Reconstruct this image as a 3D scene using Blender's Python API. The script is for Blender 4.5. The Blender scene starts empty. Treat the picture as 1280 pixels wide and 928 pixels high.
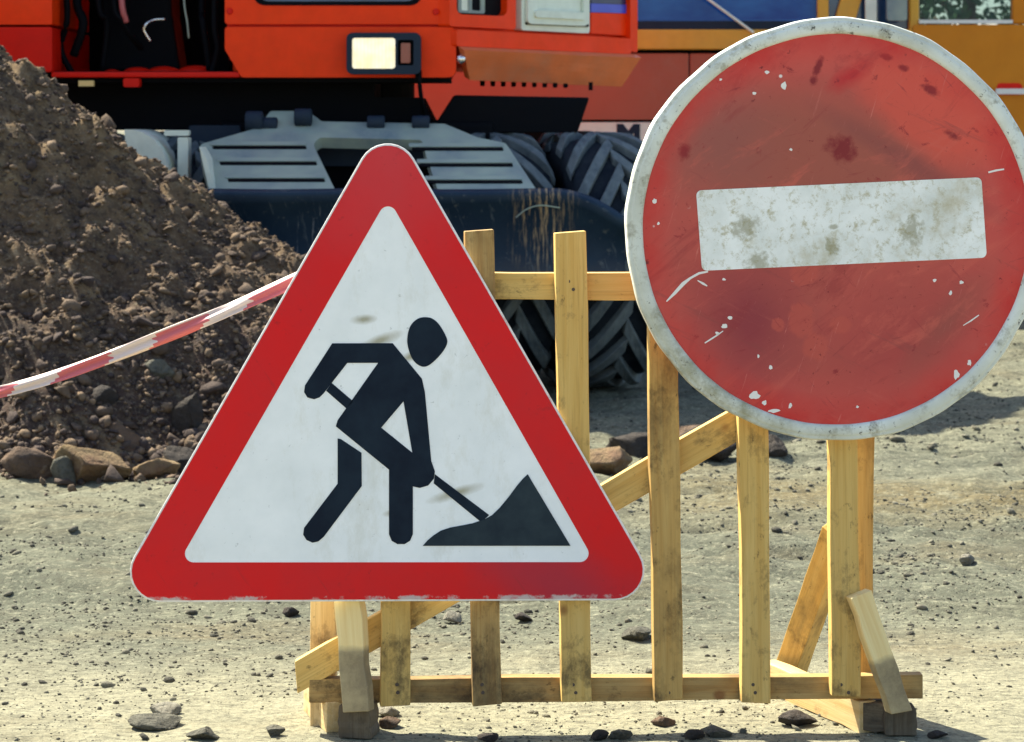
import bpy, bmesh, math, random
import numpy as np
from mathutils import Vector, Matrix
from mathutils.geometry import tessellate_polygon

R = math.radians
random.seed(7)
rng = np.random.default_rng(7)
scene = bpy.context.scene
col = scene.collection

# ------------------------------------------------------------------ camera
LENS = 85.0
F = 1280 * LENS / 36.0          # focal length in pixels of the 1280 wide photograph
HZ = 158.0                      # row of the horizon
H = 1.07                        # eye height of the crouching photographer
cam_d = bpy.data.cameras.new('camera')
cam = bpy.data.objects.new('camera', cam_d)
col.objects.link(cam)
cam.location = (0, 0, H)
cam.rotation_euler = (R(90), 0, 0)
cam_d.lens = LENS
cam_d.sensor_width = 36
cam_d.shift_y = -(464 - HZ) / 1280
cam_d.clip_start = 0.1
cam_d.clip_end = 2000
cam_d.dof.use_dof = True
cam_d.dof.focus_distance = 4.25
cam_d.dof.aperture_fstop = 13
scene.camera = cam


def pt(px, py, d):
    return Vector(((px - 640) / F * d, d, H + (HZ - py) / F * d))


def gnd(px, py):
    d = F * H / (py - HZ)
    return Vector(((px - 640) / F * d, d, 0))


# ------------------------------------------------------------------ light
SUN_EL, SUN_AZ = 51, 41          # the sun stands to the left, somewhat behind the scene
to_sun = Vector((-math.cos(R(SUN_EL)) * math.cos(R(SUN_AZ)), math.cos(R(SUN_EL)) * math.sin(R(SUN_AZ)), math.sin(R(SUN_EL))))
sl = bpy.data.lights.new('sun', 'SUN')
sl.energy = 5.0
sl.angle = R(0.55)
sl.color = (1.0, 0.945, 0.79)
so = bpy.data.objects.new('sun', sl)
col.objects.link(so)
so.rotation_euler = to_sun.to_track_quat('Z', 'Y').to_euler()
so.location = (-6, 3, 9)
w = bpy.data.worlds.new('World')
scene.world = w
w.use_nodes = True
wn = w.node_tree
bg = wn.nodes['Background']
sky = wn.nodes.new('ShaderNodeTexSky')
sky.sky_type = 'NISHITA'
sky.sun_disc = False
sky.sun_elevation = R(SUN_EL)
sky.sun_rotation = math.atan2(to_sun.x, to_sun.y)
sky.dust_density = 1.5
wn.links.new(sky.outputs[0], bg.inputs[0])
bg.inputs[1].default_value = 0.10
scene.view_settings.view_transform = 'Standard'
scene.view_settings.look = 'None'
scene.view_settings.exposure = 1.55
scene.view_settings.gamma = 1.0
scene.cycles.max_bounces = 6
try:
    scene.cycles.use_denoising = True
except Exception:
    pass


# ------------------------------------------------------------------ materials
class Mat:
    def __init__(s, name, rough=0.6, metal=0.0, coat=0.0, spec=0.5):
        s.m = bpy.data.materials.new(name)
        s.m.use_nodes = True
        s.t = s.m.node_tree
        s.b = s.t.nodes['Principled BSDF']
        s.b.inputs['Roughness'].default_value = rough
        s.b.inputs['Metallic'].default_value = metal
        s.b.inputs['Coat Weight'].default_value = coat
        s.b.inputs['Specular IOR Level'].default_value = spec
        s._co = None

    def put(s, sock, v):
        if isinstance(v, bpy.types.NodeSocket):
            s.t.links.new(v, sock)
        elif isinstance(v, (tuple, list)) and len(v) == 3 and sock.type == 'RGBA':
            sock.default_value = (*v, 1)
        else:
            sock.default_value = v

    def node(s, kind, out=0, props=None, **ins):
        n = s.t.nodes.new(kind)
        for k, v in (props or {}).items():
            setattr(n, k, v)
        for k, v in ins.items():
            s.put(n.inputs[k], v)
        return n.outputs[out]

    def co(s):
        if s._co is None:
            s._co = s.t.nodes.new('ShaderNodeTexCoord').outputs['Object']
        return s._co

    def rnd(s):
        return s.t.nodes.new('ShaderNodeObjectInfo').outputs['Random']

    def mapped(s, scale=(1, 1, 1), rot=(0, 0, 0), vec=None, loc=(0, 0, 0)):
        if any(rot):                     # turn first, then stretch
            r_ = s.t.nodes.new('ShaderNodeMapping')
            r_.inputs['Rotation'].default_value = rot
            s.t.links.new(vec or s.co(), r_.inputs['Vector'])
            vec, rot = r_.outputs[0], (0, 0, 0)
        n = s.t.nodes.new('ShaderNodeMapping')
        n.inputs['Scale'].default_value = scale
        n.inputs['Rotation'].default_value = rot
        n.inputs['Location'].default_value = loc
        s.t.links.new(vec or s.co(), n.inputs['Vector'])
        return n.outputs[0]

    def noise(s, scale, detail=6, rough=0.6, vec=None, dist=0.0):
        return s.node('ShaderNodeTexNoise', 0, Vector=vec or s.co(), Scale=scale, Detail=detail, Roughness=rough, Distortion=dist)

    def ramp(s, fac, lo, hi, a=0.0, b=1.0):
        n = s.t.nodes.new('ShaderNodeMapRange')
        s.put(n.inputs[0], fac)
        for i, v in enumerate((lo, hi, a, b)):
            s.put(n.inputs[i + 1], v)
        return n.outputs[0]

    def math(s, op, a, b=0.0):
        n = s.t.nodes.new('ShaderNodeMath')
        n.operation = op
        s.put(n.inputs[0], a)
        s.put(n.inputs[1], b)
        return n.outputs[0]

    def mix(s, fac, a, b, mode='MIX'):
        n = s.t.nodes.new('ShaderNodeMix')
        n.data_type = 'RGBA'
        n.blend_type = mode
        s.put(n.inputs[0], fac)
        s.put(n.inputs[6], a)
        s.put(n.inputs[7], b)
        return n.outputs[2]

    def blob(s, cx, cz, rx, rz, soft=0.6, warp=0.5, wscale=9.0, ang=0.0):
        """a stain of its own place and shape on a plate whose face is the local XZ plane"""
        sep = s.t.nodes.new('ShaderNodeSeparateXYZ')
        s.t.links.new(s.co(), sep.inputs[0])
        dx = s.math('SUBTRACT', sep.outputs[0], cx)
        dz = s.math('SUBTRACT', sep.outputs[2], cz)
        c, n_ = math.cos(R(ang)), math.sin(R(ang))
        ux = s.math('ADD', s.math('MULTIPLY', dx, c / rx), s.math('MULTIPLY', dz, n_ / rx))
        uz = s.math('ADD', s.math('MULTIPLY', dx, -n_ / rz), s.math('MULTIPLY', dz, c / rz))
        d = s.math('SQRT', s.math('ADD', s.math('MULTIPLY', ux, ux), s.math('MULTIPLY', uz, uz)))
        nz = s.noise(wscale, 5, 0.62)
        d = s.math('ADD', d, s.math('MULTIPLY', s.math('SUBTRACT', nz, 0.5), warp * 2))
        return s.ramp(d, 1.0 - soft, 1.0 + soft * 0.3, 1.0, 0.0)

    def base(s, c):
        s.put(s.b.inputs['Base Color'], c)
        return s

    def rough(s, c):
        s.put(s.b.inputs['Roughness'], c)
        return s

    def bump(s, hgt, strength=0.4, dist=0.01):
        o = s.node('ShaderNodeBump', 0, Height=hgt, Strength=strength, Distance=dist)
        s.put(s.b.inputs['Normal'], o)
        return s


def paint(name, c, dust=(0.32, 0.27, 0.2), amount=0.35, rough=0.35, coat=0.3, spec=0.5, scale=6.0, dark=0.25):
    m = Mat(name, rough, coat=coat, spec=spec)
    n1 = m.noise(scale, 8, 0.65)
    n2 = m.noise(scale * 9, 5, 0.7)
    fac = m.math('MULTIPLY', m.ramp(n1, 0.42, 0.78), m.ramp(n2, 0.3, 0.7, 0.3, 1.0))
    d = m.mix(m.ramp(m.noise(scale * 2.3, 6, 0.6), 0.3, 0.75, 0.0, dark), c, tuple(x * 0.45 for x in c))
    m.base(m.mix(m.math('MULTIPLY', fac, amount), d, dust))
    m.rough(m.ramp(n1, 0.3, 0.8, rough, min(1, rough + 0.35)))
    m.bump(n2, 0.06, 0.004)
    return m.m


M = {}
M['orange'] = paint('orange_paint', (0.97, 0.046, 0.001), dust=(0.6, 0.12, 0.03), amount=0.18, rough=0.4, coat=0.03, spec=0.16, dark=0.25)
M['red_paint'] = paint('red_orange_paint', (0.72, 0.010, 0.002), dust=(0.4, 0.06, 0.03), amount=0.12, coat=0.02, spec=0.16)
M['skirt'] = paint('dusty_orange_paint', (0.78, 0.16, 0.035), dust=(0.52, 0.25, 0.14), amount=0.7, rough=0.5, coat=0.05, scale=3.0, dark=0.4)
M['yellow'] = paint('yellow_paint', (0.72, 0.36, 0.035), dust=(0.6,0.4,0.16), amount=0.3, rough=0.45, coat=0.05, spec=0.3)
M['yellow_deep'] = paint('deep_yellow_paint', (0.62, 0.21, 0.002), dust=(0.5, 0.13, 0.01), amount=0.5, rough=0.45, coat=0.05, spec=0.25, scale=2.5)
M['faded'] = paint('faded_orange_paint', (0.42, 0.095, 0.045), dust=(0.38, 0.17, 0.11), amount=0.6, rough=0.6, coat=0.0, scale=1.8)
M['pale'] = paint('pale_grey_paint', (0.80, 0.84, 0.68), dust=(0.5, 0.5, 0.38), amount=0.4, rough=0.5, coat=0.0)
M['black'] = paint('black_paint', (0.003, 0.0035, 0.005), dust=(0.012, 0.015, 0.02), amount=0.35, rough=0.6, coat=0.0, spec=0.08)
M['dark'] = paint('dark_blue_grey_paint', (0.012, 0.024, 0.042), dust=(0.06, 0.07, 0.07), amount=0.35, rough=0.5, coat=0.0, spec=0.2)
M['chrome'] = Mat('bright_steel', 0.25, 0.9).base((0.75, 0.73, 0.7)).m
M['white_trim'] = paint('white_trim_paint', (0.75, 0.74, 0.68), amount=0.2)
M['navy_band'] = paint('navy_paint', (0.012, 0.02, 0.09), amount=0.1)
M['blue_band'] = paint('blue_paint', (0.03, 0.06, 0.55), amount=0.1)
M['rose'] = Mat('faded_red_hose', 0.5).base((0.42, 0.10, 0.10)).m
M['sticker'] = Mat('yellow_reflector', 0.4).base((0.8, 0.55, 0.2)).m
M['amber'] = Mat('red_indicator_lens', 0.15, coat=0.5).base((0.30, 0.035, 0.015)).m

m = Mat('step_grey_paint', 0.55, spec=0.4)
n = m.noise(5, 7, 0.6)
n2 = m.noise(40, 4, 0.7)
m.base(m.mix(m.ramp(n2, 0.35, 0.75, 0.0, 0.5), m.mix(m.ramp(n, 0.35, 0.7), (0.34, 0.40, 0.30), (0.11, 0.16, 0.19)), (0.38, 0.41, 0.33)))
m.bump(n2, 0.12, 0.004)
M['step'] = m.m

m = Mat('blade_paint', 0.5, spec=0.14)
n = m.noise(3.5, 7, 0.65)
st = m.noise(9, 5, 0.7, vec=m.mapped((9, 1, 0.7)))
c = m.mix(m.ramp(n, 0.35, 0.75), (0.008, 0.021, 0.042), (0.020, 0.040, 0.062))
mask = m.blob(0.215, 0.10, 0.12, 0.22, 0.7, 0.5, 8)
c = m.mix(m.math('MULTIPLY', m.ramp(st, 0.5, 0.62), mask), c, (0.42, 0.30, 0.17))
mask2 = m.blob(-0.5, 0.02, 0.3, 0.14, 0.8, 0.6, 10)
c = m.mix(m.math('MULTIPLY', m.ramp(st, 0.6, 0.68), mask2), c, (0.32, 0.33, 0.33))
c = m.mix(m.ramp(m.noise(26, 5, 0.7), 0.60, 0.70, 0, 0.6), c, (0.13, 0.14, 0.13))
sc2 = m.noise(5, 7, 0.75, vec=m.mapped((7, 1, 0.9), rot=(0, R(14), 0)))
c = m.mix(m.ramp(sc2, 0.60, 0.66, 0, 0.55), c, (0.10, 0.12, 0.13))
c = m.mix(m.math('MULTIPLY', m.blob(-0.1, -0.16, 1.6, 0.09, 0.9, 0.6, 7), 0.6), c, (0.10, 0.085, 0.065))
m.base(c)
m.bump(m.noise(30, 4), 0.08, 0.004)
M['blade'] = m.m

m = Mat('tyre_rubber', 0.8, spec=0.1)
n = m.noise(9, 6, 0.65)
m.base(m.mix(m.ramp(n, 0.35, 0.7), (0.006, 0.010, 0.018), (0.025, 0.032, 0.038)))
m.bump(m.noise(60, 4), 0.2, 0.004)
M['rubber'] = m.m
m = Mat('tyre_lug_rubber', 0.75, spec=0.15)
n = m.noise(12, 6, 0.65)
m.base(m.mix(m.ramp(n, 0.3, 0.7), (0.062, 0.080, 0.092), (0.165, 0.19, 0.185)))
m.bump(m.noise(60, 4), 0.2, 0.004)
M['lug'] = m.m

m = Mat('headlamp_glass', 0.1, coat=0.6)
m.base((0.5, 0.45, 0.3))
n = m.noise(16, 3, vec=m.mapped((1, 1, 1)))
wv_ = m.t.nodes.new('ShaderNodeTexWave')
wv_.inputs['Scale'].default_value = 22.0
m.t.links.new(m.co(), wv_.inputs['Vector'])
m.put(m.b.inputs['Emission Color'], m.mix(m.math('MULTIPLY', wv_.outputs[1], 0.45), m.mix(m.ramp(n, 0.4, 0.7), (1.0, 0.95, 0.78), (1.0, 0.80, 0.38)), (0.75, 0.62, 0.30)))
m.b.inputs['Emission Strength'].default_value = 0.33
M['lamp'] = m.m

m = Mat('cab_glass', 0.05, spec=0.6)
m.base(m.mix(m.ramp(m.noise(2.5, 4), 0.4, 0.65), (0.01, 0.03, 0.09), (0.04, 0.09, 0.18)))
M['glass'] = m.m
m = Mat('blue_windscreen', 0.12, spec=0.25)
m.base(m.mix(m.ramp(m.noise(2.2, 5, 0.6, vec=m.mapped((1, 1, 2.0))), 0.35, 0.7), (0.002, 0.045, 0.22), (0.02, 0.13, 0.36)))
M['blue_glass'] = m.m
m = Mat('clear_window', 0.03)
tr = m.t.nodes.new('ShaderNodeBsdfTransparent')
tr.inputs[0].default_value = (0.75, 0.85, 0.85, 1)
ms = m.t.nodes.new('ShaderNodeMixShader')
ms.inputs[0].default_value = 0.25
m.base((0.02, 0.04, 0.05))
m.t.links.new(tr.outputs[0], ms.inputs[1])
m.t.links.new(m.b.outputs[0], ms.inputs[2])
m.t.links.new(ms.outputs[0], m.t.nodes['Material Output'].inputs[0])
M['clear'] = m.m


def wood(name, light, deep, stain, stain_lo=0.55):
    m = Mat(name, 0.7, spec=0.25)
    o = m.node('ShaderNodeVectorMath', 0, Vector=m.co())
    n_ = o.node
    n_.operation = 'ADD'
    comb = m.t.nodes.new('ShaderNodeCombineXYZ')
    r1 = m.math('MULTIPLY', m.rnd(), 37.0)
    for i in range(3):
        m.t.links.new(r1, comb.inputs[i])
    m.t.links.new(comb.outputs[0], n_.inputs[1])
    v = m.mapped((26, 26, 1.1), vec=o)
    grain = m.noise(3.0, 6, 0.6, vec=v, dist=0.6)
    fine = m.noise(9.0, 3, 0.6, vec=m.mapped((40, 40, 1.0), vec=o))
    big = m.noise(5.0, 5, 0.6, vec=o)
    c = m.mix(m.ramp(grain, 0.34, 0.68), light, deep)
    c = m.mix(m.ramp(fine, 0.5, 0.75, 0, 0.45), c, tuple(x * 0.55 for x in deep))
    c = m.mix(m.ramp(m.rnd(), 0, 1, 0.0, 0.28), c, deep)
    dirt = m.noise(7.0, 7, 0.7, vec=m.mapped((1, 1, 0.55), vec=o))
    c = m.mix(m.math('MULTIPLY', m.ramp(dirt, stain_lo, stain_lo + 0.17), m.ramp(big, 0.4, 0.6, 0.25, 0.85)), c, stain)
    lz = m.t.nodes.new('ShaderNodeSeparateXYZ')
    m.t.links.new(m.co(), lz.inputs[0])
    splash = m.ramp(lz.outputs[2], 0.05, -0.42)
    mud = m.noise(16.0, 8, 0.72, vec=m.mapped((1, 1, 0.7), vec=o))
    c = m.mix(m.math('MULTIPLY', m.ramp(m.math('ADD', mud, m.math('MULTIPLY', splash, 0.06)), 0.56, 0.70), 0.8), c, tuple(x * 0.8 for x in stain))
    c = m.mix(m.ramp(m.noise(60.0, 4, 0.7, vec=m.mapped((1, 1, 0.5), vec=o)), 0.64, 0.72, 0, 0.7), c, tuple(x * 0.6 for x in stain))
    vor = m.node('ShaderNodeTexVoronoi', 0, Vector=m.mapped((1, 1, 0.8), vec=o), Scale=9.0)
    c = m.mix(m.ramp(vor, 0.05, 0.10, 0.75, 0.0), c, (0.22, 0.085, 0.025))
    m.base(c)
    m.bump(fine, 0.18, 0.003)
    return m.m


M['wood'] = wood('pale_pine', (0.68, 0.465, 0.155), (0.58, 0.355, 0.095), (0.13, 0.085, 0.035), 0.57)
M['wood_dirty'] = wood('dirty_pine', (0.58, 0.385, 0.13), (0.46, 0.26, 0.07), (0.07, 0.042, 0.02), 0.48)
M['wood_old'] = wood('weathered_timber', (0.16, 0.13, 0.085), (0.10, 0.07, 0.04), (0.02, 0.018, 0.017), 0.42)
M['wood_pale'] = wood('bright_pine', (0.66, 0.50, 0.26), (0.55, 0.36, 0.14), (0.2, 0.13, 0.06), 0.62)

m = Mat('pine_sunlit_top_grey_end', 0.7, spec=0.2)
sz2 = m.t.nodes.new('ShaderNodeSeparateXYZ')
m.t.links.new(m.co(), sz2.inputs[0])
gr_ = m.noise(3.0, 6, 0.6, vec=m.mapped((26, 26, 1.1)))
top_ = m.mix(m.ramp(gr_, 0.35, 0.7), (0.88, 0.70, 0.34), (0.76, 0.52, 0.20))  # sunlight on the upper strut painted in as paler wood; plain grey below
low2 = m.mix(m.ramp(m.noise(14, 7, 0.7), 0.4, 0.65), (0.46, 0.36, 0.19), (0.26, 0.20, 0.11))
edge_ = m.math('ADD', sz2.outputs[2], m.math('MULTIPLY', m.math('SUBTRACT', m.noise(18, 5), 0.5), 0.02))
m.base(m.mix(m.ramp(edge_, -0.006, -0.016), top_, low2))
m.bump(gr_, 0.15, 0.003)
M['wood_sunlit_top'] = m.m
M['wood_rail'] = wood('stained_rail_pine', (0.50, 0.34, 0.13), (0.36, 0.20, 0.06), (0.045, 0.028, 0.016), 0.43)
M['nail'] = Mat('rusty_nail', 0.7, 0.3).base((0.10, 0.07, 0.05)).m

# signs
m = Mat('sign_white_sheeting', 0.35, spec=0.4)
c = m.mix(m.ramp(m.noise(11, 6), 0.35, 0.75), (0.87, 0.89, 0.88), (0.76, 0.79, 0.78))
for b in ((-0.012, 0.103, 0.036, 0.010, 20), (0.118, -0.163, 0.046, 0.009, 17), (0.015, -0.195, 0.022, 0.006, 12), (-0.088, -0.325, 0.012, 0.024, -25), (0.04, 0.075, 0.02, 0.008, 25), (-0.04, 0.14, 0.02, 0.008, 5)):
    c = m.mix(m.math('MULTIPLY', m.blob(b[0], b[1], b[2], b[3], 0.8, 0.35, 40, b[4]), 0.8), c, (0.27, 0.24, 0.12))
c = m.mix(m.ramp(m.noise(70, 5, 0.7), 0.64, 0.70, 0, 0.6), c, (0.35, 0.37, 0.36))
c = m.mix(m.ramp(m.noise(8, 7, 0.75, vec=m.mapped((1, 1, 0.45))), 0.52, 0.75, 0, 0.5), c, (0.5, 0.48, 0.36))
m.base(c)
M['sign_white'] = m.m

m = Mat('sign_red_sheeting', 0.42, spec=0.25)
c = m.mix(m.ramp(m.noise(6, 7, 0.65), 0.35, 0.75), (0.68, 0.002, 0.006), (0.58, 0.010, 0.016))
c = m.mix(m.blob(0.30, -0.32, 0.16, 0.07, 0.8, 0.5, 9, -20), c, (0.44, 0.018, 0.035))
c = m.mix(m.math('MULTIPLY', m.blob(0.0, 0.43, 0.14, 0.20, 0.9, 0.4, 9), 0.6), c, (0.55, 0.05, 0.06))
c = m.mix(m.ramp(m.noise(55, 5, 0.7), 0.63, 0.72, 0, 0.5), c, (0.22, 0.01, 0.015))
sx_ = m.t.nodes.new('ShaderNodeSeparateXYZ')
m.t.links.new(m.co(), sx_.inputs[0])
low_ = m.ramp(m.math('ADD', sx_.outputs[2], m.math('MULTIPLY', m.math('SUBTRACT', m.noise(38, 6, 0.75), 0.5), 0.016)), -0.3395, -0.3425)
c = m.mix(m.math('MULTIPLY', low_, m.ramp(m.noise(14, 5, 0.7), 0.47, 0.56)), c, (0.55, 0.42, 0.38))
scr = m.noise(4.0, 7, 0.75, vec=m.mapped((1.0, 1, 14.0), rot=(0, R(-55), 0)))
c = m.mix(m.ramp(scr, 0.60, 0.70, 0, 0.45), c, (0.36, 0.02, 0.025))
c = m.mix(m.ramp(m.noise(20, 7, 0.75), 0.60, 0.72, 0, 0.5), c, (0.34, 0.015, 0.02))
c = m.mix(m.blob(0.415, -0.372, 0.018, 0.022, 0.8, 0.6, 30), c, (0.10, 0.01, 0.012))
m.base(c)
M['sign_red'] = m.m

m = Mat('sign_edge_paint', 0.45)
m.base(m.mix(m.ramp(m.noise(40, 5, 0.7), 0.5, 0.7), (0.80, 0.78, 0.72), (0.55, 0.45, 0.40)))
M['sign_edge'] = m.m

m = Mat('symbol_black', 0.5, spec=0.12)
m.base(m.mix(m.ramp(m.noise(10, 7, 0.65), 0.4, 0.8), (0.003, 0.009, 0.021), (0.012, 0.026, 0.042)))
M['symbol'] = m.m
m = Mat('symbol_heap_dark', 0.5, spec=0.15)
m.base(m.mix(m.ramp(m.noise(14, 7, 0.65), 0.35, 0.75), (0.009, 0.019, 0.030), (0.028, 0.046, 0.056)))
M['symbol_heap'] = m.m

m = Mat('sign_faded_red', 0.5, spec=0.3)
c = m.mix(m.ramp(m.noise(4.5, 8, 0.65), 0.35, 0.75), (0.60, 0.088, 0.064), (0.50, 0.060, 0.052))
inz = m.blob(-0.035, 0.0, 0.30, 0.285, 0.18, 0.14, 5)
c = m.mix(m.math('MULTIPLY', inz, m.ramp(m.noise(3.5, 7, 0.7), 0.3, 0.65, 0.15, 0.75)), c, (0.40, 0.080, 0.058))
c = m.mix(m.math('MULTIPLY', m.blob(-0.05, 0.13, 0.29, 0.125, 0.5, 0.2, 6, -8), 0.85), c, (0.33, 0.085, 0.055))
c = m.mix(m.math('MULTIPLY', m.blob(-0.20, 0.16, 0.12, 0.10, 0.8, 0.5, 8, 30), 0.55), c, (0.27, 0.085, 0.07))
c = m.mix(m.math('MULTIPLY', m.blob(0.17, 0.20, 0.16, 0.075, 0.35, 0.3, 7, -38), 0.8), c, (0.66, 0.085, 0.052))
c = m.mix(m.math('MULTIPLY', m.blob(0.13, 0.112, 0.19, 0.022, 0.8, 0.6, 9, -33), 0.6), c, (0.22, 0.055, 0.05))
c = m.mix(m.math('MULTIPLY', m.blob(-0.16, -0.155, 0.11, 0.13, 0.9, 0.35, 8), 0.7), c, (0.20, 0.018, 0.036))
c = m.mix(m.math('MULTIPLY', m.blob(0.10, -0.20, 0.19, 0.11, 0.8, 0.4, 7, 20), 0.65), c, (0.36, 0.045, 0.042))
c = m.mix(m.math('MULTIPLY', m.blob(0.19, -0.17, 0.13, 0.035, 0.9, 0.5, 9, 48), 0.6), c, (0.27, 0.075, 0.055))
for b in ((-0.06, -0.075, 0.026, 0.022), (-0.068, -0.155, 0.026, 0.03), (-0.045, -0.20, 0.022, 0.026), (-0.11, -0.16, 0.013, 0.013), (0.0, -0.165, 0.02, 0.016)):
    c = m.mix(m.math('MULTIPLY', m.blob(*b, 0.22, 0.55, 34), 0.7), c, (0.50, 0.080, 0.055))
c = m.mix(m.math('MULTIPLY', m.blob(0.035, 0.265, 0.045, 0.018, 0.8, 0.6, 25, 30), 0.8), c, (0.50, 0.012, 0.018))
for b in ((-0.02, 0.285, 0.007, 0.02), (-0.03, 0.26, 0.007, 0.01), (0.10, 0.295, 0.014, 0.007), (0.175, 0.235, 0.017, 0.009), (0.015, 0.14, 0.03, 0.022), (0.13, 0.275, 0.01, 0.006), (-0.26, 0.145, 0.012, 0.015), (0.21, 0.155, 0.018, 0.007), (-0.10, 0.05, 0.02, 0.008)):
    c = m.mix(m.math('MULTIPLY', m.blob(*b, 0.5, 1.0, 60, -25), 0.9), c, (0.20, 0.008, 0.014))
# long rubbed streaks and fine specks
sw = m.noise(3.2, 7, 0.72, vec=m.mapped((1.0, 1, 4.0), rot=(0, R(35), 0)), dist=0.8)
c = m.mix(m.ramp(sw, 0.56, 0.66, 0, 0.45), c, (0.26, 0.02, 0.025))
c = m.mix(m.ramp(sw, 0.44, 0.34, 0, 0.5), c, (0.62, 0.12, 0.08))
c = m.mix(m.ramp(m.noise(34, 7, 0.75, dist=0.5), 0.61, 0.67, 0, 0.8), c, (0.26, 0.016, 0.022))
c = m.mix(m.ramp(m.noise(90, 4, 0.7), 0.35, 0.28, 0, 0.35), c, (0.60, 0.16, 0.12))
edge = m.t.nodes.new('ShaderNodeVectorMath')
edge.operation = 'LENGTH'
m.t.links.new(m.co(), edge.inputs[0])
c = m.mix(m.math('MULTIPLY', m.ramp(edge.outputs['Value'], 0.285, 0.33), m.ramp(m.noise(6, 5), 0.35, 0.65)), c, (0.56, 0.022, 0.018))
wipe = m.noise(2.2, 8, 0.75, vec=m.mapped((1.6, 1, 16.0), rot=(0, R(-28), 0)))
wipe2 = m.noise(2.6, 8, 0.78, vec=m.mapped((1.6, 1, 20.0), rot=(0, R(40), 0)))
c = m.mix(m.ramp(wipe2, 0.60, 0.66, 0, 0.5), c, (0.26, 0.03, 0.034))
c = m.mix(m.ramp(wipe, 0.58, 0.66, 0, 0.4), c, (0.24, 0.05, 0.045))
c = m.mix(m.ramp(wipe, 0.42, 0.33, 0, 0.30), c, (0.58, 0.12, 0.085))
for sc_a, sc_s, sc_c in ((12, 30.0, (0.24, 0.022, 0.026)), (-52, 34.0, (0.30, 0.03, 0.035)), (70, 38.0, (0.62, 0.18, 0.14))):
    hair = m.noise(3.4, 9, 0.8, vec=m.mapped((2.2, 1, sc_s), rot=(0, R(sc_a), 0)))
    c = m.mix(m.math('MULTIPLY', m.ramp(hair, 0.60, 0.63, 0, 0.7), m.ramp(m.noise(5.0, 4, 0.6), 0.42, 0.58)), c, sc_c)
fleck = m.noise(62, 5, 0.7)
c = m.mix(m.math('MULTIPLY', m.ramp(fleck, 0.63, 0.66), m.ramp(m.noise(7, 5, 0.7), 0.45, 0.6)), c, (0.17, 0.012, 0.016))
# chips through to the white primer
vo = m.node('ShaderNodeTexVoronoi', 0, Vector=m.co(), Scale=19.0)
pick = m.ramp(m.noise(7.5, 4, 0.7), 0.53, 0.62)
c = m.mix(m.math('MULTIPLY', m.ramp(vo, 0.045, 0.075, 1, 0), pick), c, (0.78, 0.70, 0.64))
m.base(c)
m.bump(m.noise(60, 4), 0.05, 0.002)
M['sign_faded'] = m.m

m = Mat('dirty_white_bar', 0.55, spec=0.3)
c = m.mix(m.ramp(m.noise(9, 7, 0.6), 0.4, 0.65), (0.87, 0.88, 0.84), (0.68, 0.70, 0.65))
c = m.mix(m.ramp(m.noise(48, 9, 0.78, dist=0.2), 0.52, 0.64, 0, 0.8), c, (0.42, 0.37, 0.21))
c = m.mix(m.ramp(m.noise(8, 7, 0.75), 0.52, 0.68, 0, 0.55), c, (0.44, 0.36, 0.18))
for b in ((-0.01, -0.03, 0.012, 0.018), (-0.005, 0.005, 0.008, 0.005), (0.13, -0.01, 0.02, 0.03), (-0.14, -0.05, 0.02, 0.02), (-0.16, 0.01, 0.025, 0.02)):
    c = m.mix(m.math('MULTIPLY', m.blob(*b, 0.5, 1.6, 70), 0.6), c, (0.22, 0.19, 0.07))
c = m.mix(m.ramp(m.noise(70, 5, 0.7), 0.66, 0.72, 0, 0.8), c, (0.20, 0.17, 0.10))
m.base(c)
M['bar_white'] = m.m

m = Mat('dirty_rim_white', 0.5, spec=0.35)
c = m.mix(m.ramp(m.noise(8, 7, 0.6), 0.4, 0.7), (0.68, 0.71, 0.64), (0.50, 0.51, 0.42))
c = m.mix(m.ramp(m.noise(26, 7, 0.72), 0.53, 0.68, 0, 0.8), c, (0.27, 0.25, 0.17))
low = m.blob(-0.22, -0.26, 0.22, 0.14, 0.9, 0.5, 8, -40)
c = m.mix(m.math('MULTIPLY', low, m.ramp(m.noise(24, 6, 0.7), 0.40, 0.62, 0.15, 0.95)), c, (0.27, 0.26, 0.16))
c = m.mix(m.ramp(m.noise(55, 6, 0.78), 0.60, 0.65, 0, 0.9), c, (0.07, 0.062, 0.045))
m.base(c)
M['rim_white'] = m.m
M['zinc'] = Mat('galvanised_steel', 0.5, 0.6).base((0.35, 0.36, 0.36)).m
M['chip'] = Mat('bare_primer', 0.6).base((0.78, 0.74, 0.68)).m

# earth
m = Mat('ground_dirt', 0.95, spec=0.15)
n1 = m.noise(0.5, 8, 0.62, vec=m.mapped((0.8, 1.5, 1)))
n2 = m.noise(9, 8, 0.7)
n3 = m.noise(70, 6, 0.75)
c = m.mix(m.ramp(n1, 0.35, 0.66), (0.178, 0.175, 0.115), (0.125, 0.129, 0.092))
gy_ = m.t.nodes.new('ShaderNodeSeparateXYZ')
m.t.links.new(m.co(), gy_.inputs[0])
wy = m.math('ADD', gy_.outputs[1], m.math('MULTIPLY', m.math('SUBTRACT', n1, 0.5), 1.6))
damp = m.math('MULTIPLY', m.ramp(wy, 5.0, 5.45), m.ramp(wy, 6.9, 6.2))
c = m.mix(m.math('MULTIPLY', damp, 0.75), c, (0.099, 0.107, 0.076))
tanb = m.math('MULTIPLY', m.math('MULTIPLY', m.ramp(wy, 6.5, 6.75), m.ramp(wy, 7.4, 7.1)), m.ramp(gy_.outputs[0], 0.2, 0.7))
c = m.mix(m.math('MULTIPLY', tanb, m.ramp(n2, 0.3, 0.6, 0.3, 1.0)), c, (0.139, 0.102, 0.040))
near = m.ramp(wy, 5.1, 4.6)
c = m.mix(m.math('MULTIPLY', near, 0.8), c, (0.31, 0.288, 0.19))
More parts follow.
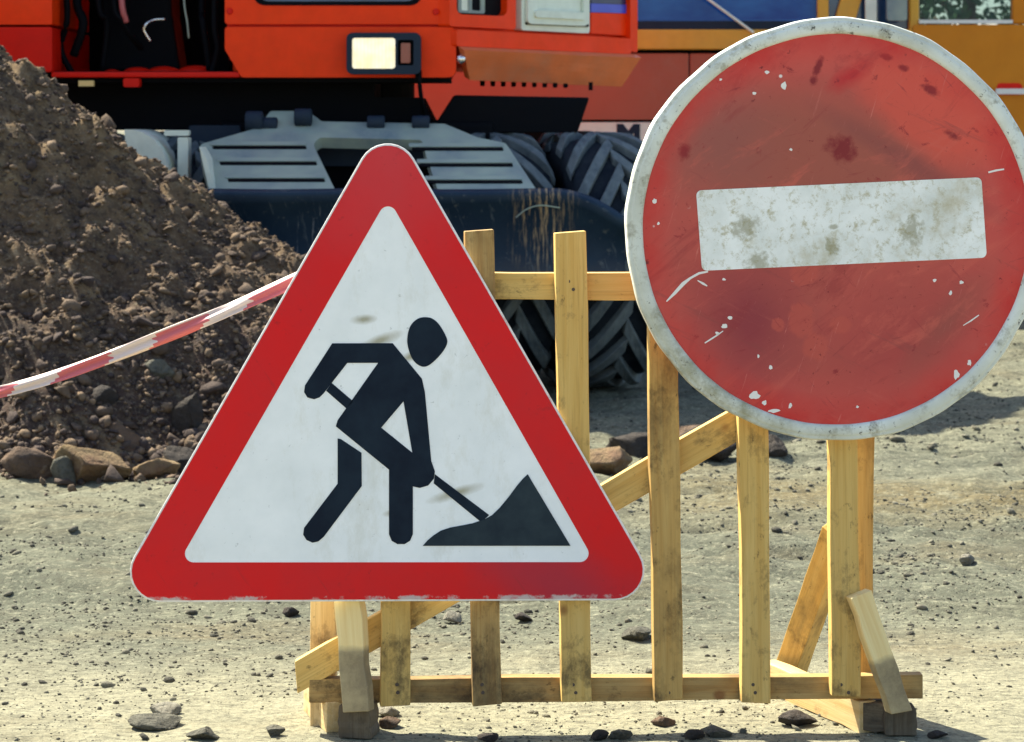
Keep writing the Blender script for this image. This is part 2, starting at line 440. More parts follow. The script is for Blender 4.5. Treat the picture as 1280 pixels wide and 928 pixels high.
patch = m.noise(0.9, 7, 0.7, vec=m.mapped((0.55, 1.3, 1), loc=(3.1, 0.4, 0)))
c = m.mix(m.ramp(patch, 0.53, 0.68, 0, 0.75), c, (0.139, 0.102, 0.051))
strk = m.noise(8.0, 9, 0.78, vec=m.mapped((0.5, 2.0, 1)))
farw = m.ramp(gy_.outputs[1], 4.6, 5.4, 0.25, 1.0)
c = m.mix(m.math('MULTIPLY', farw, m.ramp(strk, 0.50, 0.62, 0, 0.75)), c, (0.059, 0.059, 0.041))
c = m.mix(m.math('MULTIPLY', farw, m.ramp(strk, 0.43, 0.30, 0, 0.6)), c, (0.238, 0.228, 0.158))
c = m.mix(m.ramp(n2, 0.45, 0.75, 0, 0.55), c, (0.099, 0.096, 0.066))
c = m.mix(m.ramp(n2, 0.42, 0.28, 0, 0.5), c, (0.264, 0.251, 0.172))
n4 = m.noise(34, 8, 0.8, vec=m.mapped((0.6, 1.6, 1)))
c = m.mix(m.ramp(n4, 0.52, 0.60, 0, 0.65), c, (0.075, 0.073, 0.052))
c = m.mix(m.ramp(n4, 0.45, 0.36, 0, 0.55), c, (0.33, 0.315, 0.21))
c = m.mix(m.ramp(n3, 0.52, 0.62, 0, 0.6), c, (0.08, 0.076, 0.055))
c = m.mix(m.ramp(n3, 0.45, 0.36, 0, 0.5), c, (0.34, 0.325, 0.225))
m.base(c)
hb = m.math('ADD', m.math('MULTIPLY', n2, 1.0), m.math('MULTIPLY', n3, 0.45))
m.bump(hb, 0.8, 0.02)
M['ground'] = m.m

m = Mat('heap_earth', 0.95, spec=0.15)
n1 = m.noise(2.6, 8, 0.65)
n2 = m.noise(24, 7, 0.7)
n3 = m.noise(85, 5, 0.75)
sepz = m.t.nodes.new('ShaderNodeSeparateXYZ')
m.t.links.new(m.co(), sepz.inputs[0])
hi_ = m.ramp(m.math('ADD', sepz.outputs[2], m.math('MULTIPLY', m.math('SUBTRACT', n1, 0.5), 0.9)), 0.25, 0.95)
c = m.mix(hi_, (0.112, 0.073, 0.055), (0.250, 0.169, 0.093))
stk_ = m.noise(3.0, 7, 0.65, vec=m.mapped((1.0, 1.0, 5.0), rot=(0, R(-35), 0)), dist=0.4)
c = m.mix(m.ramp(stk_, 0.50, 0.66, 0, 0.75), c, (0.058, 0.047, 0.045))
c = m.mix(m.ramp(stk_, 0.44, 0.30, 0, 0.75), c, (0.392, 0.285, 0.151))
c = m.mix(m.ramp(n2, 0.50, 0.66, 0, 0.85), c, (0.041, 0.032, 0.030))
c = m.mix(m.ramp(n2, 0.44, 0.28, 0, 0.75), c, (0.356, 0.277, 0.178))
c = m.mix(m.ramp(n3, 0.54, 0.66, 0, 0.6), c, (0.392, 0.329, 0.223))
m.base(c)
m.bump(m.math('ADD', n2, m.math('MULTIPLY', n3, 0.5)), 1.0, 0.045)
M['heap'] = m.m


def tinted(name, lo, hi, sc=20, spec=0.2):
    """rubble whose every piece has its own tone, kept in the mesh as the attribute 'tone'"""
    m = Mat(name, 0.9, spec=spec)
    a = m.t.nodes.new('ShaderNodeAttribute')
    a.attribute_name = 'tone'
    n_ = m.noise(sc, 6, 0.7)
    c = m.mix(a.outputs['Fac'], lo, hi)
    c = m.mix(m.ramp(n_, 0.4, 0.75, 0, 0.6), c, tuple(x * 0.45 for x in lo))
    c = m.mix(m.ramp(n_, 0.4, 0.25, 0, 0.4), c, tuple(min(0.6, x * 1.35) for x in hi))
    m.base(c)
    m.bump(m.noise(sc * 2.5, 6, 0.7), 0.6, 0.012)
    return m.m


M['clods'] = tinted('clod_earth', (0.060, 0.044, 0.039), (0.248, 0.172, 0.103), 45)
M['gravel'] = tinted('gravel_stone', (0.056, 0.053, 0.040), (0.238, 0.221, 0.158), 50)


def stone_mat(name, a, b, dark, sc=8):
    m = Mat(name, 0.88, spec=0.2)
    n_ = m.noise(sc, 7, 0.65)
    k = m.noise(sc * 5, 6, 0.7)
    c = m.mix(m.ramp(n_, 0.35, 0.65), a, b)
    c = m.mix(m.ramp(k, 0.5, 0.72, 0, 0.7), c, dark)
    m.base(c)
    m.bump(m.math('ADD', n_, m.math('MULTIPLY', k, 0.6)), 1.0, 0.03)
    return m.m


M['stone_tan'] = stone_mat('tan_stone', (0.231, 0.170, 0.085), (0.177, 0.102, 0.058), (0.068, 0.048, 0.034))
M['stone_brown'] = stone_mat('brown_stone', (0.163, 0.105, 0.065), (0.102, 0.071, 0.051), (0.034, 0.027, 0.024))
M['stone_dark'] = stone_mat('dark_stone', (0.060, 0.049, 0.039), (0.037, 0.031, 0.027), (0.014, 0.014, 0.015))
M['stone_grey'] = stone_mat('grey_stone', (0.170, 0.160, 0.119), (0.116, 0.109, 0.082), (0.041, 0.041, 0.037), 20)
M['stone_pale'] = stone_mat('pale_stone', (0.313, 0.292, 0.224), (0.245, 0.224, 0.170), (0.136, 0.122, 0.088), 20)

m = Mat('barrier_tape_film', 0.4, spec=0.4)
at = m.t.nodes.new('ShaderNodeAttribute')
at.attribute_name = 'tone'
c = m.mix(m.ramp(at.outputs['Fac'], 0.47, 0.53), (0.72, 0.56, 0.48), (0.60, 0.13, 0.13))
m.base(c)
M['tape'] = m.m
m = Mat('leaf_green', 0.6)
m.base(m.mix(m.ramp(m.noise(5, 3), 0.35, 0.65), (0.03, 0.09, 0.035), (0.07, 0.16, 0.05)))
M['leaf'] = m.m
M['bark'] = stone_mat('bark', (0.12, 0.09, 0.06), (0.08, 0.06, 0.04), (0.03, 0.02, 0.015))


# ------------------------------------------------------------------ object helpers
def link_mesh(name, bm, mat, parent=None, origin=None, smooth=False, bevel=0.0, seg=2, rot=None):
    """bm holds world coordinates (or local ones when rot/origin say so)"""
    me = bpy.data.meshes.new(name)
    bmesh.ops.recalc_face_normals(bm, faces=bm.faces[:])
    if origin is not None and rot is None:
        bmesh.ops.translate(bm, vec=-Vector(origin), verts=bm.verts[:])
    bm.to_mesh(me)
    bm.free()
    o = bpy.data.objects.new(name, me)
    col.objects.link(o)
    me.materials.append(M[mat] if isinstance(mat, str) else mat)
    if smooth:
        for p in me.polygons:
            p.use_smooth = True
    place(o, parent, origin if origin is not None else Vector((0, 0, 0)), rot)
    if bevel:
        b = o.modifiers.new('bevel', 'BEVEL')
        b.width = bevel
        b.segments = seg
        b.limit_method = 'ANGLE'
        b.angle_limit = R(40)
        b.harden_normals = False
    return o


def place(o, parent, origin, rot=None):
    mw = Matrix.Translation(origin)
    if rot is not None:
        mw = mw @ rot.to_4x4()
    if parent is not None:
        o.parent = parent
        o.matrix_parent_inverse = Matrix.Identity(4)
        o.matrix_basis = WM[parent.name].inverted() @ mw
    else:
        o.matrix_basis = mw
    WM[o.name] = mw


WM = {}


def tag(o, label, cat=None, group=None, kind=None):
    if label:
        o['label'] = label
    if cat:
        o['category'] = cat
    if group:
        o['group'] = group
    if kind:
        o['kind'] = kind
    return o


def thing(name, label, cat, loc=(0, 0, 0), rot=None, group=None):
    o = bpy.data.objects.new(name, None)
    o.empty_display_size = 0.1
    col.objects.link(o)
    place(o, None, Vector(loc), rot)
    return tag(o, label, cat, group)


def rpoly(pts, r, seg=6):
    """polygon with rounded corners; r is one radius or one per corner"""
    out = []
    n_ = len(pts)
    for i in range(n_):
        p = Vector(pts[i]); a = Vector(pts[i - 1]); b = Vector(pts[(i + 1) % n_])
        ri = r[i] if isinstance(r, (list, tuple)) else r
        if ri <= 0:
            out.append(tuple(p)); continue
        u = (a - p).normalized(); v = (b - p).normalized()
        ang = u.angle(v)
        t = min(ri / math.tan(ang / 2), (a - p).length * 0.49, (b - p).length * 0.49)
        p0, p1 = p + u * t, p + v * t
        for k in range(seg + 1):
            s = k / seg
            q = (1 - s) ** 2 * p0 + 2 * s * (1 - s) * p + s ** 2 * p1
            out.append((q.x, q.y))
    return out


def prism(bm, loops, fmap, back):
    """loops[0] outer, the others holes (2D); fmap maps 2D to 3D; back is the offset of the far side"""
    tris = tessellate_polygon([[Vector((p[0], p[1], 0)) for p in lp] for lp in loops])
    flat = [p for lp in loops for p in lp]
    back = Vector(back)
    fr = [bm.verts.new(fmap(*p)) for p in flat]
    bk = [bm.verts.new(fmap(*p) + back) for p in flat]
    for t in tris:
        try:
            bm.faces.new([fr[i] for i in t])
            bm.faces.new([bk[i] for i in reversed(t)])
        except ValueError:
            pass
    k = 0
    for lp in loops:
        n_ = len(lp)
        for i in range(n_):
            a, b = k + i, k + (i + 1) % n_
            bm.faces.new([fr[a], fr[b], bk[b], bk[a]])
        k += n_


def box(bm, lo, hi):
    lo, hi = Vector(lo), Vector(hi)
    v = [bm.verts.new((x, y, z)) for z in (lo.z, hi.z) for y in (lo.y, hi.y) for x in (lo.x, hi.x)]
    for f in ((0, 2, 3, 1), (4, 5, 7, 6), (0, 1, 5, 4), (2, 6, 7, 3), (0, 4, 6, 2), (1, 3, 7, 5)):
        bm.faces.new([v[i] for i in f])


def tube(bm, pts, r, seg=10, cap=True):
    pts = [Vector(p) for p in pts]
    rs = r if isinstance(r, (list, tuple)) else [r] * len(pts)
    rings = []
    for i, p in enumerate(pts):
        t = (pts[min(i + 1, len(pts) - 1)] - pts[max(i - 1, 0)]).normalized()
        up = Vector((0, 0, 1)) if abs(t.z) < 0.9 else Vector((1, 0, 0))
        a = t.cross(up).normalized(); b = t.cross(a).normalized()
        rings.append([bm.verts.new(p + (a * math.cos(2 * math.pi * k / seg) + b * math.sin(2 * math.pi * k / seg)) * rs[i]) for k in range(seg)])
    for i in range(len(rings) - 1):
        for k in range(seg):
            bm.faces.new([rings[i][k], rings[i][(k + 1) % seg], rings[i + 1][(k + 1) % seg], rings[i + 1][k]])
    if cap:
        bm.faces.new(rings[0]); bm.faces.new(list(reversed(rings[-1])))


def curve_pts(ctrl, n_=10):
    """Catmull-Rom through the control points"""
    c = [Vector(p) for p in ctrl]
    c = [2 * c[0] - c[1]] + c + [2 * c[-1] - c[-2]]
    out = []
    for i in range(1, len(c) - 2):
        for k in range(n_):
            t = k / n_
            out.append(0.5 * (2 * c[i] + (c[i + 1] - c[i - 1]) * t + (2 * c[i - 1] - 5 * c[i] + 4 * c[i + 1] - c[i + 2]) * t * t + (3 * c[i] - c[i - 1] - 3 * c[i + 1] + c[i + 2]) * t ** 3))
    out.append(c[-2])
    return out


def board(name, mat, parent, a, b, width, thick, face, ends=(0, 0), wob=0.0014):
    """sawn board from a to b (centre line), its wide face turned to 'face'; ends saws the ends at an angle"""
    a, b = Vector(a), Vector(b)
    L = (b - a).length
    z = (b - a).normalized()
    y = (Vector(face) - z * Vector(face).dot(z)).normalized()
    x = y.cross(z).normalized()
    rot = Matrix((x, y, z)).transposed()
    bm = bmesh.new()
    nseg = 7
    rings = []
    for i in range(nseg):
        s = i / (nseg - 1)
        ox, oy = random.uniform(-wob, wob), random.uniform(-wob, wob) * 0.4
        dw = random.uniform(-wob, wob)
        ring = []
        for sx, sy in ((-1, -1), (1, -1), (1, 1), (-1, 1)):
            zz = (s - 0.5) * L
            if i == 0:
                zz += sx * ends[0]
            if i == nseg - 1:
                zz += sx * ends[1]
            ring.append(bm.verts.new((sx * (width / 2 + dw) + ox, sy * thick / 2 + oy, zz)))
        rings.append(ring)
    for i in range(nseg - 1):
        for k in range(4):
            bm.faces.new([rings[i][k], rings[i][(k + 1) % 4], rings[i + 1][(k + 1) % 4], rings[i + 1][k]])
    bm.faces.new(rings[0]); bm.faces.new(rings[-1])
    return link_mesh(name, bm, mat, parent, origin=(a + b) / 2, rot=rot, bevel=0.0016, seg=2)


# ------------------------------------------------------------------ value noise on the CPU
def vnoise(x, y, seed):
    xi = np.floor(x).astype(np.int64); yi = np.floor(y).astype(np.int64)
    fx = x - xi; fy = y - yi
    fx = fx * fx * (3 - 2 * fx); fy = fy * fy * (3 - 2 * fy)

    def h(a, b):
        n_ = (a * 374761393 + b * 668265263 + seed * 974711) & 0x7fffffff
        n_ = ((n_ ^ (n_ >> 13)) * 1274126177) & 0x7fffffff
        return ((n_ ^ (n_ >> 16)) & 0xffff) / 65535.0
    return (h(xi, yi) * (1 - fx) + h(xi + 1, yi) * fx) * (1 - fy) + (h(xi, yi + 1) * (1 - fx) + h(xi + 1, yi + 1) * fx) * fy


def fbm(x, y, wl, amps, seed=1):
    out = np.zeros_like(x, dtype=float)
    for i, (l, a) in enumerate(zip(wl, amps)):
        ca, sa = math.cos(i * 1.3), math.sin(i * 1.3)
        out += a * (2 * vnoise((x * ca - y * sa) / l + 17.3 * i, (x * sa + y * ca) / l - 9.1 * i, seed + i) - 1)
    return out


# ------------------------------------------------------------------ ground
def ground_z(x, y):
    x = np.asarray(x, float); y = np.asarray(y, float)
    amp = np.clip((y - 4.4) / 1.6, 0.25, 1.0) * np.clip((60 - np.abs(y)) / 40, 0, 1)
    z = fbm(x, y, (1.1, 0.42, 0.17, 0.075, 0.035), (0.010, 0.011, 0.010, 0.008, 0.005), 3) * amp
    z = z + fbm(x * 0.35, y, (0.16, 0.07, 0.04), (0.010, 0.009, 0.006), 203) * np.clip((y - 4.7) / 0.9, 0.0, 1.0) * np.clip((40 - np.abs(y)) / 20, 0, 1)
    # wheel ruts that run across the site
    for d0, sl_, dep, wd, x0, x1 in ((9.22, 0.02, 0.045, 0.11, -2, 1.1), (8.85, 0.02, -0.02, 0.10, -2, 1.1), (10.75, -0.01, 0.03, 0.12, 0.5, 9),
                                     (7.9, 0.05, 0.04, 0.09, -9, 9), (7.68, 0.05, -0.025, 0.07, -9, 9), (7.05, 0.03, 0.03, 0.07, 0, 9), (6.45, -0.04, 0.034, 0.08, -9, 9), (6.28, -0.04, -0.02, 0.06, -9, 9), (5.52, -0.10, 0.024, 0.05, -9, 9), (5.42, -0.10, -0.012, 0.04, -9, 9), (5.95, 0.03, 0.024, 0.06, 0, 9)):
        c0 = d0 + sl_ * x + 0.05 * np.sin(x * 1.7 + d0)
        win = 1 / (1 + np.exp(-(x - x0) * 6)) / (1 + np.exp((x - x1) * 6))
        z -= dep * np.exp(-((y - c0) / wd) ** 2) * win * (0.75 + 0.5 * vnoise(x * 4, y * 4, 5))
    return z


def axis(lo, hi, step, far):
    core = np.arange(lo, hi, step)
    out, s, p = [], step, hi
    while p < far:
        out.append(p); s *= 1.35; p += s
    inn, s, p = [], step, lo
    while p > -far:
        s *= 1.35; p -= s; inn.append(p)
    return np.concatenate([np.array(inn[::-1]), core, np.array(out)])


def grid_mesh(name, X, Y, Z):
    ny, nx = X.shape
    co = np.stack([X, Y, Z], -1).reshape(-1, 3).astype(np.float32)
    idx = np.arange(nx * ny).reshape(ny, nx)
    q = np.stack([idx[:-1, :-1], idx[:-1, 1:], idx[1:, 1:], idx[1:, :-1]], -1).reshape(-1, 4)
    return raw_mesh(name, co, q)


def raw_mesh(name, co, faces, tone=None, smooth=True):
    me = bpy.data.meshes.new(name)
    nf, k = faces.shape
    me.vertices.add(len(co)); me.vertices.foreach_set('co', co.astype(np.float32).ravel())
    me.loops.add(nf * k); me.loops.foreach_set('vertex_index', faces.astype(np.int32).ravel())
    me.polygons.add(nf); me.polygons.foreach_set('loop_start', np.arange(0, nf * k, k, dtype=np.int32))
    try:
        me.polygons.foreach_set('loop_total', np.full(nf, k, dtype=np.int32))
    except Exception:
        pass
    me.update(calc_edges=True)
    if smooth:
        me.polygons.foreach_set('use_smooth', np.ones(nf, dtype=bool))
    if tone is not None:
        a = me.attributes.new('tone', 'FLOAT', 'POINT')
        a.data.foreach_set('value', tone.astype(np.float32))
    return me


def add_raw(name, me, mat, parent=None):
    o = bpy.data.objects.new(name, me)
    col.objects.link(o)
    me.materials.append(M[mat])
    if parent is not None:
        place(o, parent, Vector((0, 0, 0)))
    else:
        WM[o.name] = Matrix.Identity(4)
    return o


gx = axis(-2.1, 3.0, 0.021, 500)
gy = axis(3.6, 12.6, 0.018, 600)
GX, GY = np.meshgrid(gx, gy)
g = add_raw('ground', grid_mesh('ground', GX, GY, ground_z(GX, GY)), 'ground')
tag(g, 'dry grey brown dirt ground with tyre ruts and pebbles', kind='structure')

# unit rocks for rubble
def unit_rock(sub, seed, rough=0.25):
    bm = bmesh.new()
    bmesh.ops.create_icosphere(bm, subdivisions=sub, radius=1)
    rs = random.Random(seed)
    off = [Vector((rs.uniform(-1, 1), rs.uniform(-1, 1), rs.uniform(-1, 1))).normalized() for _ in range(9)]
    cut = [rs.uniform(0.55, 0.9) for _ in range(9)]
    for v in bm.verts:
        for n_, c_ in zip(off, cut):
            d = v.co.dot(n_)
            if d > c_:
                v.co -= n_ * (d - c_) * 0.85
        v.co *= 1 + rs.uniform(-rough, rough) * 0.35
    co = np.array([v.co[:] for v in bm.verts])
    f = np.array([[v.index for v in fc.verts] for fc in bm.faces])
    bm.free()
    return co, f


ROCKS1 = [unit_rock(1, 50 + i) for i in range(8)]
def shard(seed):
    co, f = unit_rock(2, seed, 0.5)
    rs = np.random.default_rng(seed)
    for _ in range(7):
        n_ = rs.normal(0, 1, 3); n_ /= np.linalg.norm(n_)
        d = co @ n_ - rs.uniform(0.3, 0.6)
        co = co - np.where(d > 0, d, 0)[:, None] * n_
    return co, f


ROCKS2 = [shard(80 + i) for i in range(10)]


def scatter(pos, size, squash, rocks, tone):
    cos, fs, ts, base = [], [], [], 0
    for i in range(len(pos)):
        co, f = rocks[i % len(rocks)]
        a, b, c_ = rng.uniform(0, 6.283, 3)
        ca, sa, cb, sb = math.cos(a), math.sin(a), math.cos((b - 3.14) * 0.22), math.sin((b - 3.14) * 0.22)
        sc = np.array([rng.uniform(0.6, 1.6), rng.uniform(0.6, 1.3), squash * rng.uniform(0.55, 1.3)]) * size[i]
        p = co * sc
        p = np.stack([p[:, 0] * ca - p[:, 1] * sa, p[:, 0] * sa + p[:, 1] * ca, p[:, 2]], -1)
        p = np.stack([p[:, 0] * cb + p[:, 2] * sb, p[:, 1], -p[:, 0] * sb + p[:, 2] * cb], -1)
        cos.append(p + pos[i]); fs.append(f + base); base += len(co)
        ts.append(np.full(len(co), tone[i]))
    return np.concatenate(cos), np.concatenate(fs), np.concatenate(ts)


# gravel: more of it further off where the site is rougher
NP = 60000
inv = rng.uniform(1 / 11.8 ** 1.0, 1 / 4.1, NP)
py_ = 1 / inv
px_ = rng.uniform(-0.24, 0.24, NP) * py_
clump = vnoise(px_ * 2.3, py_ * 2.3, 91) + 0.4 * vnoise(px_ * 7, py_ * 7, 92)
keep = rng.uniform(0, 1, NP) < np.clip((clump - 0.35) * 1.6, 0.08, 1) * np.clip((py_ - 3.2) / 3, 0.25, 1)
px_, py_ = px_[keep], py_[keep]
sz = 0.0019 * np.exp(rng.normal(0, 0.6, len(px_))) * np.clip(py_ / 4.6, 0.9, 2.2)
sz = np.minimum(sz, 0.024)
pos = np.stack([px_, py_, ground_z(px_, py_) + sz * 0.15], -1)
co, f, t = scatter(pos, sz, 0.6, ROCKS1, rng.uniform(0, 1, len(px_)) ** 1.3)
gr = add_raw('gravel', raw_mesh('gravel', co, f, t), 'gravel')
tag(gr, 'loose gravel and crumbs of soil strewn over the dirt ground', 'gravel', kind='stuff')


# ------------------------------------------------------------------ earth heap
def heap_h(x, y):
    """height of the spoil heap above the ground; below zero where there is none"""
    x = np.asarray(x, float); y = np.asarray(y, float)
    s = np.clip(0.0 - x, 0, 9)
    crest = 0.715 * s + 0.07 * np.clip(s / 0.4, 0, 1) - 0.02
    crest = np.where(crest > 1.7, 1.7 + 0.45 * np.tanh((crest - 1.7) / 0.45), crest)
    dc = 8.62
    front = 7.36 + 0.25 * np.clip((x + 0.9) / 0.9, 0, 1) ** 2 * 3.2 + 0.05 * np.sin(x * 5) + 0.05 * np.sin(x * 11 + 1)
    run = np.maximum(dc - front, 0.15)
    uf = np.clip((dc - y) / run, 0, 3)
    ub = np.clip((y - dc) / 2.2, 0, 3)
    prof = np.where(y < dc, 1 - uf ** 1.12, 1 - ub ** 1.2)
    h = np.where(x > -0.01, -0.15, np.maximum(crest, 0) * prof - 0.01)
    return h


def heap_z(x, y):
    h = heap_h(x, y)
    k = np.clip(h / 0.25, 0, 1)
    xs, ys = x + 0.35 * (y - 8), (y - 8) * 0.55 + 8
    rough_ = fbm(x, y, (0.55, 0.26, 0.12, 0.06, 0.035), (0.03, 0.03, 0.035, 0.036, 0.026), 31)
    rid = np.abs(fbm(xs, ys, (0.4, 0.17, 0.085), (0.05, 0.065, 0.055), 77))
    lump = np.maximum(fbm(x, y, (0.16, 0.09), (0.07, 0.05), 135), 0) * np.exp(-np.maximum(h, 0) / 0.5)
    slip = fbm(x * 0.28 + 0.15 * y, y, (0.19, 0.10, 0.055), (0.040, 0.034, 0.018), 177)
    return h + (rough_ * 0.8 + slip - rid * 0.55 + lump + 0.02) * (0.25 + 0.75 * k)


hx = np.arange(-4.6, 0.32, 0.0125); hy = np.arange(7.1, 11.0, 0.0125)
HX, HY = np.meshgrid(hx, hy)
HZ_ = heap_z(HX, HY)
HZ_ = np.where(heap_h(HX, HY) < -0.02, -0.12, HZ_)
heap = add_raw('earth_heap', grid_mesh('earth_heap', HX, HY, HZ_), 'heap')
tag(heap, 'tall sloping heap of freshly dug brown earth beside the excavator', 'earth heap')
NC = 30000
cx = rng.uniform(-2.6, 0.1, NC); cy = rng.uniform(7.2, 9.2, NC)
ch = heap_h(cx, cy)
ok = (ch > 0.0)
cx, cy, ch = cx[ok], cy[ok], ch[ok]
cs = 0.0050 * np.exp(rng.normal(0, 0.55, len(cx))) * (1 + 0.9 * np.exp(-ch / 0.22))
cs = np.minimum(cs, 0.034)
cz = heap_z(cx, cy) + cs * 0.2
keep = np.ones(len(cx), bool)
co, f, t = scatter(np.stack([cx, cy, cz], -1), cs, 0.8, ROCKS1, rng.uniform(0, 1, len(cx)) ** 1.5)
NB = 2600
bx = rng.uniform(-2.4, 0.0, NB); by = rng.uniform(7.25, 8.9, NB)
bh = heap_h(bx, by)
w_ = (bh > 0.0) & (rng.uniform(0, 1, NB) < 0.25 + 0.75 * np.exp(-np.maximum(bh, 0) / 0.35))
bx, by, bh = bx[w_], by[w_], bh[w_]
bs = np.minimum(0.018 * np.exp(rng.normal(0, 0.45, len(bx))), 0.055)
NTOE = 520
tx_ = rng.uniform(-2.2, -0.35, NTOE); ty_ = 7.40 - np.abs(rng.normal(0, 0.10, NTOE))
ts_ = np.minimum(0.011 * np.exp(rng.normal(0, 0.6, NTOE)), 0.04)
bz = np.concatenate([heap_z(bx, by) + bs * 0.1, np.maximum(ground_z(tx_, ty_), heap_z(tx_, ty_)) + ts_ * 0.3])
bx, by, bs = np.concatenate([bx, tx_]), np.concatenate([by, ty_]), np.concatenate([bs, ts_])
co2, f2, t2 = scatter(np.stack([bx, by, bz], -1), bs, 0.85, ROCKS2, rng.uniform(0, 0.8, len(bx)) ** 1.4)
f2 = f2 + len(co)
co, f, t = np.concatenate([co, co2]), np.concatenate([f, f2]), np.concatenate([t, t2])
clods = add_raw('clod', raw_mesh('clod', co, f, t, smooth=False), 'clods', heap)
clods['kind'] = 'stuff'


# single stones ------------------------------------------------------------
def rock_mesh(name, seed, size, sub=4, rough=0.10):
    bm = bmesh.new()
    bmesh.ops.create_icosphere(bm, subdivisions=sub, radius=1)
    rs = random.Random(seed)
    nv = rs.randint(8, 12)
    off = [Vector((rs.uniform(-1, 1), rs.uniform(-1, 1), rs.uniform(-0.9, 1))).normalized() for _ in range(nv)]
    cut = [rs.uniform(0.38, 0.75) for _ in range(nv)]
    P = np.array([v.co[:] for v in bm.verts])
    nz = fbm(P[:, 0] * 1.0 + P[:, 2] * 0.7, P[:, 1] * 1.0 - P[:, 2] * 0.6, (0.9, 0.4, 0.18, 0.09), (0.13, 0.10, 0.08, 0.05), seed)
    for i, v in enumerate(bm.verts):
        for n_, c_ in zip(off, cut):
            d = v.co.dot(n_)
            if d > c_:
                v.co -= n_ * (d - c_) * 0.92
        v.co *= 1 + nz[i] * rough * 10 * 0.6
        v.co.x *= size[0]; v.co.y *= size[1]; v.co.z *= size[2]
    return bm


stone_group_heap = 'stones at the foot of and in the earth heap'
stones = [
    # px, py of the bottom, width px, height px, material, label, depth or None for the ground
    (112, 604, 88, 46, 'stone_tan', 'largest tan boulder at the foot of the earth heap with sunlit flat top', None),
    (38, 601, 62, 44, 'stone_brown', 'reddish brown boulder at the foot of the earth heap near left edge of photo', None),
    (80, 606, 30, 34, 'stone_grey', 'small upright grey stone wedged left of the largest tan boulder', None),
    (152, 584, 54, 50, 'stone_brown', 'rounded brown boulder resting right above the largest tan boulder', 7.5),
    (196, 600, 48, 30, 'stone_tan', 'low tan stone at the heap foot between brown boulder and triangular sign', None),
    (228, 594, 44, 36, 'stone_dark', 'dark stone at the heap foot partly behind left edge of triangular sign', None),
    (88, 292, 58, 44, 'stone_dark', 'dark grey boulder stuck high in the slope of the earth heap', 8.25),
    (46, 266, 34, 34, 'stone_tan', 'tan stone high in the heap slope just left of the dark grey boulder', 8.3),
    (80, 390, 36, 20, 'stone_pale', 'pale flat slab lying in the heap slope above the barrier tape', 7.95),
    (34, 424, 40, 34, 'stone_brown', 'brown lump in the heap slope near left edge above the tape', 7.85),
    (130, 518, 50, 34, 'stone_dark', 'dark blue grey lump in the heap below the barrier tape', 7.6),
    (236, 540, 44, 48, 'stone_dark', 'dark tall lump low in the heap beside the triangular sign', 7.6),
    (196, 478, 36, 26, 'stone_grey', 'light grey stone in the heap right under the barrier tape', 7.75),
    (757, 590, 66, 44, 'stone_tan', 'flat topped tan rock seen between barrier slats right of triangular sign', None),
    (803, 566, 96, 50, 'stone_dark', 'big dark clod behind the wooden barrier beyond the flat topped tan rock', None),
    (892, 578, 74, 44, 'stone_dark', 'dark clod seen under the diagonal brace left of the fourth slat', None),
    (868, 548, 60, 30, 'stone_brown', 'red brown clod behind the diagonal brace just below the round sign', None),
    (967, 580, 34, 24, 'stone_dark', 'small dark clod on the ground right of the slat below round sign', None),
    (196, 909, 58, 17, 'stone_grey', 'long flat greyish stone on bright ground at lower left of photo', None),
    (206, 893, 34, 12, 'stone_pale', 'small flat stone just behind the long flat greyish stone', None),
    (255, 927, 38, 18, 'stone_grey', 'rounded grey stone at bottom edge right of the long flat stone', None),
    (343, 920, 22, 13, 'stone_grey', 'small pale grey stone left of the barrier left foot', None),
    (829, 908, 26, 15, 'stone_brown', 'little reddish stone on the ground below the third visible slat', None),
    (772, 923, 30, 14, 'stone_grey', 'larger of the two grey pebbles side by side in front of the barrier', None),
    (747, 924, 24, 13, 'stone_dark', 'smaller of the two pebbles side by side in front of the barrier', None),
    (893, 921, 36, 14, 'stone_grey', 'flat olive grey pebble before the barrier right of a small dark one', None),
    (867, 925, 22, 13, 'stone_dark', 'small dark pebble before the barrier left of the flat olive one', None),
    (998, 908, 42, 17, 'stone_dark', 'dark stone on the ground left of the right barrier foot', None),
    (1174, 922, 22, 12, 'stone_dark', 'small dark stone on the ground right of the right barrier foot', None),
    (1209, 702, 20, 13, 'stone_pale', 'single pale stone with bright top on open ground at right', None),
    (797, 802, 42, 18, 'stone_grey', 'flat grey stone seen between two slats right of triangular sign corner', None),
    (563, 782, 26, 15, 'stone_pale', 'pale stone on the ground under the triangular sign', None),
    (655, 778, 20, 12, 'stone_dark', 'dark stone under the triangular sign right of the pale one', None),
    (362, 768, 20, 12, 'stone_dark', 'dark stone just below bottom edge of triangular sign near left foot', None),
    (482, 896, 28, 14, 'stone_pale', 'pale stone lying right behind the barrier left foot', None),
    (486, 910, 30, 13, 'stone_brown', 'dark brown stone lying right beside the barrier left foot', None),
    (612, 927, 26, 12, 'stone_dark', 'dark pebble at bottom edge of photo below the second slat', None),
]
